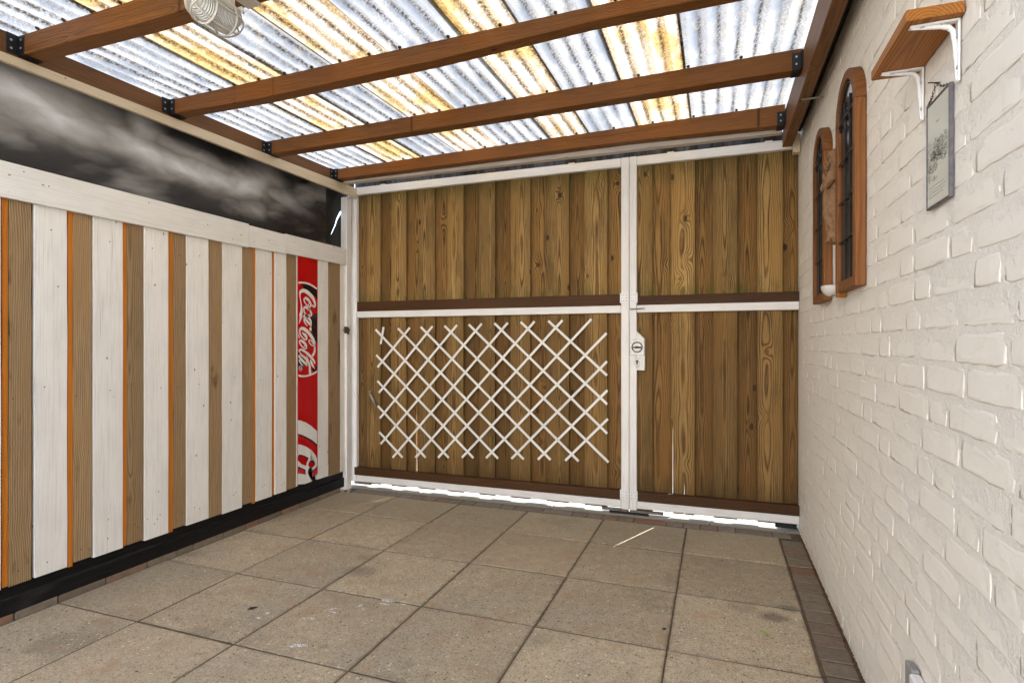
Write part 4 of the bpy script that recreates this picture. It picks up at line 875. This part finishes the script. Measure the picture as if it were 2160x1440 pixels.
bm = bmesh.new(); oval = []
for k in range(24):
    t = 2*math.pi*k/24; oval.append((-.4745+.0165*math.cos(t), .983+.031*math.sin(t)))
ep = prism('key_plate', oval, 'Y', 3.6350, 3.6395, 'steel', narrow, .0008)
prism('lock_cylinder', [(-.4745+.008*math.cos(2*math.pi*k/14), .990+.008*math.sin(2*math.pi*k/14)) for k in range(14)], 'Y', 3.6325, 3.6345, 'rust', ep)
box('lock_cylinder', (-.4785, -.4705), (3.6325, 3.6345), (.968, .984), 'rust', ep, .0008)
for dz in (-.024, .024): place('screw', DOT_Y, ep, (-.4745, 3.6348, .983+dz))
pin = tube('hairpin', [(-.5195, 3.640, 1.325), (-.49, 3.640, 1.323), (-.455, 3.640, 1.3235), (-.435, 3.640, 1.328), (-.424, 3.640, 1.3235), (-.435, 3.640, 1.318), (-.455, 3.640, 1.3205), (-.49, 3.640, 1.319), (-.5195, 3.640, 1.3175)], .0017, 'rust', None, 6)
tag(pin, 'bent brown wire hairpin lying across the narrow gate frame above the lock', 'pin')
# rusty clips on the top rails
for x, par in ((-2.36, wide), (-.905, wide), (-.27, narrow), (.29, narrow)):
    c_ = box('top_clip', (x-.020, x+.020), (3.650, 3.676), (2.2935, 2.299), 'white_metal', par, .001)
    tube('clip_roller', [(x-.030, 3.660, 2.318), (x-.018, 3.660, 2.320), (x+.018, 3.660, 2.320), (x+.030, 3.660, 2.318)], [.009, .014, .014, .009], 'rust', c_)
    box('clip_arm', (x-.010, x+.010), (3.655, 3.672), (2.299, 2.345), 'rust', c_, .001)

box('jamb_strip', (.405, .470), (3.803, 3.83), (.0, 2.36), 'batten', can, .002)  # unseen strip added to stop light leaking in beside the gate
box('gap_filler', (.4035, .450), (.66, 3.56), (2.30, 2.40), 'black_back', can, .004)  # black fill added to keep the gap behind the beam dark
box('flashing', (.4035, .475), (.66, 3.80), (2.405, 2.412), 'lead', can, 0)  # unseen cover added to block light above the beam gap
# ================================================================== TRELLIS
TA = [(-2.429, 1.208, -1.433, 0.301), (-2.235, 1.216, -1.244, 0.309), (-2.042, 1.224, -1.053, 0.319), (-1.848, 1.23, -0.86, 0.323), (-1.657, 1.238, -0.661, 0.33), (-1.46, 1.244, -0.669, 0.516), (-1.266, 1.25, -0.669, 0.706), (-1.069, 1.255, -0.671, 0.894), (-2.422, 1.015, -1.621, 0.292), (-2.413, 0.82, -1.814, 0.28), (-2.409, 0.631, -2.002, 0.269), (-2.396, 0.434, -2.195, 0.256)]
TB = [(-2.363, 1.227, -2.389, 1.098), (-2.138, 1.219, -2.416, 0.923), (-1.949, 1.228, -2.405, 0.729), (-1.752, 1.235, -2.396, 0.537), (-1.56, 1.242, -2.389, 0.342), (-1.363, 1.246, -2.284, 0.248), (-1.168, 1.253, -2.09, 0.261), (-0.972, 1.258, -1.903, 0.274), (-0.775, 1.263, -1.713, 0.287), (-0.675, 1.17, -1.526, 0.297), (-0.672, 0.986, -1.336, 0.305), (-0.669, 0.798, -1.144, 0.313), (-0.667, 0.611, -0.953, 0.319)]
tr = thing('trellis', 'white expanding lattice trellis hung on the wide gate leaf', 'trellis', (-1.55, 3.67, .75))
for lst, yy in ((TB, 3.6725), (TA, 3.6655)):
    for x0, z0_, x1, z1_ in lst:
        L_ = math.hypot(x1-x0, z1_-z0_); bm = bmesh.new(); bm_box(bm, (0, 0, 0), (.0165, .0055, L_), .0008)
        a = math.atan2(x1-x0, z1_-z0_)
        o = from_bm('slat', bm, 'slat', tr, ((x0+x1)/2, yy, (z0_+z1_)/2)); o.rotation_euler = (0, a, 0)
def cross(A, B):
    x1, y1, x2, y2 = A; x3, y3, x4, y4 = B; d = (x1-x2)*(y3-y4)-(y1-y2)*(x3-x4)
    t = ((x1-x3)*(y3-y4)-(y1-y3)*(x3-x4))/d; u = ((x1-x3)*(y1-y2)-(y1-y3)*(x1-x2))/d
    return (x1+t*(x2-x1), y1+t*(y2-y1)) if 0 <= t <= 1 and 0 <= u <= 1 else None
RV = disc_mesh(.0026, .001, (0, -1, 0), 'oldwhite_x', 8)
for A in TA:
    for B in TB:
        p = cross(A, B)
        if p: place('rivet', RV, tr, (p[0], 3.6622, p[1]))

# ================================================================== ON THE WHITE WALL
# arched frames
def arched(loc_y0, loc_y1, z0_, z1_, label):
    t = thing('arched_frame', label, 'wall frame', (WX, (loc_y0+loc_y1)/2, z0_), 'arched wooden window frames on the white wall')
    W_ = loc_y1-loc_y0; rad = W_/2; yc = (loc_y0+loc_y1)/2; zs = z1_-rad*.93; xf = .4195; xb = WX-.001; fw = .038
    def arch(y_in, top_in, n=18):
        return [(yc+(rad-y_in)*math.cos(math.pi*k/n), zs+(z1_-top_in-zs)*math.sin(math.pi*k/n)) for k in range(n+1)]
    # legs, sill, arch
    prism('frame_leg', [(loc_y0, z0_), (loc_y0+fw, z0_+.0), (loc_y0+fw, zs), (loc_y0, zs)], 'X', xf, xb, 'frame_z', t, .003)
    prism('frame_leg', [(loc_y1-fw, z0_), (loc_y1, z0_), (loc_y1, zs), (loc_y1-fw, zs)], 'X', xf, xb, 'frame_z', t, .003)
    prism('frame_sill', [(loc_y0+fw+.0005, z0_), (loc_y1-fw-.0005, z0_), (loc_y1-fw-.0005, z0_+.037), (loc_y0+fw+.0005, z0_+.037)], 'X', xf+.0015, xb, 'frame_z', t, .003)
    o_ = arch(0, 0); i_ = arch(fw, .034); m_ = [((a[0]+b[0])/2, (a[1]+b[1])/2) for a, b in zip(o_, i_)]
    bm = bmesh.new(); sec = []
    for a, b in zip(o_, i_):
        sec.append([bm.verts.new(p) for p in ((xb-WX, a[0]-yc, a[1]-zs), (xf+.003-WX, a[0]-yc, a[1]-zs), (xf-WX, a[0]*.93+b[0]*.07-yc, a[1]*.93+b[1]*.07-zs), (xf-WX, a[0]*.1+b[0]*.9-yc, a[1]*.1+b[1]*.9-zs), (xf+.004-WX, b[0]-yc, b[1]-zs), (xb-WX, b[0]-yc, b[1]-zs))])
    for A, B in zip(sec, sec[1:]):
        for k in range(6): bm.faces.new((A[k], A[(k+1) % 6], B[(k+1) % 6], B[k]))
    bm.faces.new(sec[0]); bm.faces.new(sec[-1][::-1])
    from_bm('frame_arch', bm, 'frame_z', t, (WX, yc, zs))
    for y in (yc-.05, yc+.05, yc): pass
    pn = prism('dark_pane', [(p[0], p[1]) for p in arch(fw-.003, .032)] + [(loc_y0+fw-.003, z0_+.034), (loc_y1-fw+.003, z0_+.034)], 'X', xf+.0115, xf+.0135, 'dark_pane', t)
    ya, yb_ = loc_y0+fw, loc_y1-fw; xg0, xg1 = xf+.0065, xf+.0112
    for f in (1/3, 2/3):
        y = ya+(yb_-ya)*f; box('grille_bar', (xg0, xg1), (y-.0035, y+.0035), (z0_+.038, zs+.06), 'grille', t, .0008)
    for k in (1, 2, 3, 4):
        z = z0_+.037+(zs-.0-z0_-.037)*k/4.0; box('grille_bar', (xg0-.003, xg0-.0005), (ya, yb_), (z-.0035, z+.0035), 'grille', t, .0005)
    # tracery curves in the arch
    w_ = yb_-ya
    for y0a, sg in ((ya, 1), (yb_, -1)):
        pts = [(xg0+.004, y0a+sg*w_*(1-math.cos(a))*.62, zs-.02+(z1_-.036-zs+.02)*math.sin(a)) for a in [k*R(78)/9 for k in range(10)]]
        tube('tracery', pts, .0042, 'grille', t, 6)
    pts = [(xg0+.004, yc+w_*.17*math.cos(a), zs-.05+.075*math.sin(a)) for a in [k*math.pi/10 for k in range(11)]]
    tube('tracery', pts, .004, 'grille', t, 6)
    return t
arched(2.088, 2.410, 1.288, 2.046, 'nearer and larger-looking of the two arched brown wooden frames, beside the shelf')
arched(2.652, 2.940, 1.281, 2.040, 'farther arched brown wooden frame, nearest the gate, behind the clay figure')

# shelf with two white brackets
sh = thing('wall_shelf', 'small brown wooden shelf on two white brackets high on the white wall', 'shelf', (.40, 1.45, 1.74))
prism('shelf_board', [(.3545, 1.322), (.4515, 1.322), (.4515, 1.594), (.3545, 1.594)], 'Z', 1.7405, 1.7635, 'shelf', sh, .0015)
def bracket_mesh():
    bm = bmesh.new()
    # profile in XZ: L with a web that tapers, swept across Y (flange wide, web narrow)
    def leg(p0, p1, wa, wb, th, nrm):
        a, b = Vector(p0), Vector(p1); n = Vector(nrm)*th; y0_, y1_ = Vector((0, wa, 0)), Vector((0, wb, 0))
        v = [bm.verts.new(q) for q in (a-y0_, a+y0_, b+y1_, b-y1_, a-y0_*.7+n, a+y0_*.7+n, b+y1_*.7+n, b-y1_*.7+n)]
        for f in ((0, 1, 2, 3), (7, 6, 5, 4), (0, 4, 5, 1), (1, 5, 6, 2), (2, 6, 7, 3), (3, 7, 4, 0)): bm.faces.new([v[k] for k in f])
    leg((-.083, 0, -.0004), (.0, 0, -.0004), .0075, .0095, .003, (0, 0, -1))
    leg((-.0004, 0, -.002), (-.0004, 0, -.122), .0095, .0070, .003, (-1, 0, 0))
    # curved gusset ridge
    pts = [(-.080, 0, -.004), (-.055, 0, -.006), (-.030, 0, -.008), (-.017, 0, -.012), (-.010, 0, -.021), (-.007, 0, -.045), (-.005, 0, -.085), (-.004, 0, -.118)]
    bm_tube(bm, pts, [.002, .0035, .0048, .0055, .0052, .0042, .003, .002], 8)
    me = bpy.data.meshes.new('bracket'); bmesh.ops.recalc_face_normals(bm, faces=bm.faces); bm.to_mesh(me); bm.free(); me.materials.append(MT['white_metal']); return me
BKM = bracket_mesh()
for y in (1.350, 1.558):
    b = place('shelf_bracket', BKM, sh, (.4505, y, 1.7400))
    for dx in (-.062, -.028): place('screw', SCREW_D, b, (.4505+dx, y-.004, 1.7355))
    for dz in (-.035, -.095): place('screw', SCREW_NX, b, (.4465, y-.0045, 1.74+dz))

# lead framed picture on a chain
pic = thing('hanging_picture', 'small lead-framed glass picture with a landscape drawing and four lines of verse', 'picture', (.445, 1.45, 1.40))
PY0, PY1, PZ0, PZ1 = 1.378, 1.512, 1.398, 1.631; px0 = .4435
pane = box('print', (px0+.002, px0+.006), (PY0+.003, PY1-.003), (PZ0+.003, PZ1-.003), 'print', pic, 0)
for a in (((PY0, PY0+.005), (PZ0, PZ1)), ((PY1-.005, PY1), (PZ0, PZ1)), ((PY0+.0052, PY1-.0052), (PZ0, PZ0+.005)), ((PY0+.0052, PY1-.0052), (PZ1-.005, PZ1))):
    box('lead_edge', (px0, px0+.0080), a[0], a[1], 'lead', pic, .0008)
bm = bmesh.new(); r_ = random.Random(21)      # the drawing: many short pen strokes
def stroke(y, z, dy, dz, w2):
    d = Vector((0, dy, dz)); n = Vector((0, -dz, dy)).normalized()*w2; p = Vector((0, y, z))
    bm.faces.new([bm.verts.new(q) for q in (p-n, p+n, p+d+n*.4, p+d-n*.4)])
def tree_s(cy, cz, ry, rz, n):
    for _ in range(n):
        a = r_.uniform(0, 6.28); q = math.sqrt(r_.random()); y, z = cy+ry*q*math.cos(a), cz+rz*q*math.sin(a)
        t = r_.uniform(0, 6.28); l = r_.uniform(.002, .006); stroke(y, z, l*math.cos(t), l*math.sin(t), .0003)
yy0 = 1.445
for cy, cz, ry, rz, n in ((.050, .120, .014, .030, 150), (.054, .075, .010, .018, 70), (.010, .125, .020, .022, 200), (-.012, .122, .018, .026, 220), (.028, .112, .016, .012, 120), (-.040, .128, .016, .020, 120), (.030, .085, .028, .010, 150), (-.035, .093, .016, .006, 50), (.02, .060, .02, .006, 40), (-.01, .105, .05, .010, 200)):
    tree_s(cy, cz, ry, rz, n)
for (a, b, c, d) in ((-.03, .1, .05, .01), (.0, .098, .03, .012), (.02, .09, -.03, .014)): stroke(a, b, c, d, .0006)
r2_ = random.Random(4)
for li, (z, n, ins) in enumerate(((.0445, 8, .010), (.0375, 9, .010), (.0305, 9, .010), (.0235, 7, .010))):   # four lines of small verse
    y = .052
    for k in range(n):
        L_ = r2_.uniform(.005, .012)
        q = y
        while q > y-L_:
            h = r2_.choice((.0013, .0013, .0024)); stroke(q, z, r2_.uniform(-.0003, .0003), h, .00028); stroke(q, z+.0006, -.0009, r2_.uniform(-.0003, .0005), .0002); q -= .0013
        y -= L_+.002
        if y < -.045: break
for k in range(6): stroke(.010-k*.0030, .178, .0006, .0042 if k in (0, 3) else .003, .0004); stroke(.010-k*.0030, .178, -.0018, .0015, .0003)   # heading
for f in bm.faces:
    f.normal_update()
    if f.normal.x > 0: f.normal_flip()
me = bpy.data.meshes.new('ink_drawing'); bm.to_mesh(me); bm.free(); me.materials.append(MT['signblack'])
place('ink_drawing', me, pane, (px0+.0015, yy0, PZ0))
# chain of links
nail_p = Vector((.447, 1.462, 1.664)); links = bmesh.new()
for end in (Vector((.445, PY1-.006, PZ1)), Vector((.445, PY0+.006, PZ1))):
    n = 9
    for k in range(n):
        p = nail_p.lerp(end, (k+.5)/n); p.z -= .006*math.sin(math.pi*(k+.5)/n); d = (end-nail_p).normalized(); s_ = Vector((0, -d.z, d.y)) if k % 2 else Vector((1, 0, 0))
        pts = [p + d*.0040*math.cos(t)*1.25 + s_*.0022*math.sin(t) for t in [2*math.pi*q/8 for q in range(8)]]
        bm_tube(links, [q-nail_p for q in pts], .0007, 5, True)
from_bm('chain', links, 'rust', pic, nail_p)
tube('nail', [(.432, 1.462, 1.667), (.455, 1.462, 1.664)], .0014, 'rust', pic, 6)

# clay relief figure between the frames
def clay_figure():
    t = thing('clay_figure', 'terracotta relief of a robed praying figure between the two arched frames', 'wall figure', (WX, 2.50, 1.49))
    secs = [(1.487, .026, .020), (1.493, .046, .034), (1.502, .051, .038), (1.513, .050, .036), (1.522, .040, .033), (1.545, .043, .040), (1.575, .049, .048), (1.60, .056, .052), (1.625, .059, .054), (1.65, .056, .055), (1.675, .053, .055), (1.695, .050, .056), (1.705, .058, .058), (1.715, .060, .060), (1.735, .055, .060), (1.755, .053, .056), (1.768, .053, .046), (1.778, .050, .034), (1.790, .050, .030), (1.803, .049, .032), (1.818, .046, .036), (1.832, .046, .036), (1.845, .042, .032), (1.856, .033, .022), (1.861, .015, .010)]
    bm = bmesh.new(); rings = []; n = 28
    for z, pr, hw in secs:
        ring = []
        for k in range(n+1):
            a = math.pi*k/n; y = hw*math.cos(a); x = -pr*math.sin(a)**.8
            if z < 1.70: x *= 1+.11*math.sin(a*9+z*34)+.09*math.sin(a*5-z*60)+.04*noise.noise(Vector((y*60, z*40, 1)))
            elif z < 1.77: x *= 1+.06*math.sin(a*7+z*90)
            else: x *= 1+.07*noise.noise(Vector((y*120, z*110, 2)))*1.6
            ring.append(bm.verts.new((x, y, z-1.49)))
        rings.append(ring)
    for A, B in zip(rings, rings[1:]):
        for k in range(n): bm.faces.new((A[k], A[k+1], B[k+1], B[k]))
    bm.faces.new(rings[0]); bm.faces.new(rings[-1][::-1])
    for r_ in range(len(rings)-1):
        pass
    o = from_bm('robed_body', bm, 'clay', t, (WX, 2.50, 1.49), True)
    sb = o.modifiers.new('s', 'SUBSURF'); sb.levels = 1; sb.render_levels = 1
    # face: brow, nose, beard curls; folded hands and sleeves
    tube('nose', [(WX-.044, 2.487, 1.826), (WX-.0525, 2.486, 1.815), (WX-.047, 2.487, 1.811)], [.003, .004, .003], 'clay', t, 8)
    bm = bmesh.new(); r3 = random.Random(6)
    for k in range(26):
        z = 1.775+r3.random()*.03; y = 2.487+r3.uniform(-.02, .02); bmesh.ops.create_icosphere(bm, subdivisions=1, radius=r3.uniform(.004, .007), matrix=Matrix.Translation((-.047-r3.uniform(0, .005), y-2.487, z-1.79)))
    from_bm('beard', bm, 'clay', t, (WX, 2.487, 1.79), True)
    bm = bmesh.new()
    for k in range(40):
        a = math.pi*r3.random(); z = 1.822+r3.random()*.034; bmesh.ops.create_icosphere(bm, subdivisions=1, radius=r3.uniform(.004, .0065), matrix=Matrix.Translation((-.038*math.sin(a)*(1 if z < 1.845 else .7), .033*math.cos(a)*(1 if z < 1.845 else .7), z-1.84)))
    from_bm('hair', bm, 'clay', t, (WX, 2.50, 1.84), True)
    for y in (2.478, 2.492): tube('hand', [(WX-.048, y, 1.728), (WX-.056, y+.002, 1.745), (WX-.060, y+.004, 1.762)], [.009, .008, .004], 'clay', t, 8)
    for sg in (-1, 1): tube('sleeve', [(WX-.028, 2.487+sg*.05, 1.775), (WX-.040, 2.487+sg*.048, 1.735), (WX-.052, 2.487+sg*.028, 1.712), (WX-.056, 2.487+sg*.008, 1.724)], [.016, .018, .018, .011], 'clay', t, 10)
    for sg in (-1, 1): tube('foot', [(WX-.036, 2.49+sg*.014, 1.503), (WX-.052, 2.49+sg*.016, 1.497)], [.010, .007], 'clay', t, 8)
clay_figure()

# frosted half-bowl lamp
sc2 = thing('wall_sconce', 'small frosted glass half-bowl wall light below the arched frames', 'wall light', (.43, 2.46, 1.29))
bm = bmesh.new(); rg = []
for j in range(8):
    a = R(90)*j/7; rg.append([bm.verts.new((.036*math.cos(a)*math.cos(t), .050*math.cos(a)*math.sin(t), -.040*math.sin(a))) for t in [2*math.pi*k/20 for k in range(20)]] if j < 7 else [bm.verts.new((0, 0, -.040))])
for A, B in zip(rg, rg[1:]):
    for k in range(20):
        bm.faces.new((A[k], A[(k+1) % 20], B[(k+1) % 20], B[k]) if len(B) > 1 else (A[k], A[(k+1) % 20], B[0]))
o = from_bm('glass_bowl', bm, 'frost', sc2, (.414, 2.455, 1.322), True)
so_ = o.modifiers.new('t', 'SOLIDIFY'); so_.thickness = .003
box('wood_mount', (.420, .4515), (2.375, 2.405), (1.272, 1.300), 'shelf', sc2, .002)
tube('metal_arm', [(.450, 2.39, 1.285), (.425, 2.405, 1.284), (.415, 2.43, 1.283), (.414, 2.455, 1.284)], .004, 'steel', sc2)

# socket box low on the wall
sk = thing('socket_box', 'grey socket box with a white cover low on the white wall', 'socket', (.44, 1.55, .20))
box('housing', (.434, .4515), (1.578, 1.630), (.17, .328), 'grey_plastic', sk, .003)
fl = box('white_cover', (.428, .4515), (1.465, 1.5765), (.17, .323), 'white_metal', sk, .004)
box('flap_latch', (.4255, .4278), (1.52, 1.55), (.300, .309), 'grey_plastic', fl, .0008)

# ================================================================== BULKHEAD LAMP
lamp = thing('bulkhead_lamp', 'oval caged bulkhead lamp with ribbed glass hanging under the nearest rafter', 'lamp', (-1.48, 1.39, 2.19))
LR = Matrix.Rotation(R(-30), 4, 'Y')      # bowl leans towards the left wall
LO = Vector((-1.506, 1.367, 2.160))
def lp(p): return LO + LR @ Vector(p)
def capsule(a, hl, n=32):                 # oval outline (stadium) in local XY, long axis Y
    out = []
    for k in range(n):
        t = 2*math.pi*k/n; x = a*math.cos(t); y = a*math.sin(t); out.append((x, y+math.copysign(hl, y)))
    return out
def loft(name, rings, mat, parent, smooth=True, cap=True):
    bm = bmesh.new(); V = [[bm.verts.new(lp(p)-LO) for p in r] for r in rings]; n = len(V[0])
    for A, B in zip(V, V[1:]):
        for k in range(n): bm.faces.new((A[k], A[(k+1) % n], B[(k+1) % n], B[k]))
    if cap: bm.faces.new(V[0]); bm.faces.new(V[-1][::-1])
    return from_bm(name, bm, mat, parent, LO, smooth)
loft('housing', [[(x, y, z) for x, y in capsule(a, .042)] for a, z in ((.040, .030), (.048, .026), (.050, .004), (.053, .002), (.053, -.004), (.046, -.006))], 'lamp_plastic', lamp)
loft('glass', [[(x, y*(1-.25*f), -.006-.052*f2) for x, y in capsule(.041*g_, .040)] for f, f2, g_ in [(k/7, math.sin(k/7*math.pi/2), math.cos(k/7*math.pi/2*.93)) for k in range(8)]], 'ribglass', lamp)
cg = bmesh.new()
bm_tube(cg, [lp((x, y, -.030))-LO for x, y in capsule(.047, .041, 28)], .0028, 7, True)
for yy in (-.038, 0.038):
    bm_tube(cg, [lp((.050*math.cos(t), yy, -.004-.060*math.sin(t)))-LO for t in [math.pi*k/14 for k in range(15)]], .0030, 7)
bm_tube(cg, [lp((0, .088*math.cos(t), -.004-.060*math.sin(t)**.7))-LO for t in [math.pi*k/18 for k in range(19)]], .0030, 7)
from_bm('wire_cage', cg, 'lamp_plastic', lamp, LO, True)
for yy in (-.06, .06): tube('cage_lug', [tuple(lp((.045, yy, .008))), tuple(lp((.058, yy*1.05, .004))), tuple(lp((.056, yy*1.05, -.012)))], [.007, .008, .005], 'lamp_plastic', lamp)
box('mounting_plate', (-1.500, -1.440), (1.36, 1.500), (2.238, 2.244), 'lamp_plastic', lamp, .001)
box('mounting_arm', (-1.478, -1.464), (1.39, 1.41), (2.175, 2.238), 'lamp_plastic', lamp, .001)
tube('cable', [(-1.64, 1.427, 2.33), (-1.64, 1.424, 2.26), (-1.625, 1.42, 2.205), (-1.59, 1.40, 2.165), (-1.54, 1.385, 2.165)], .0045, 'cable', lamp)
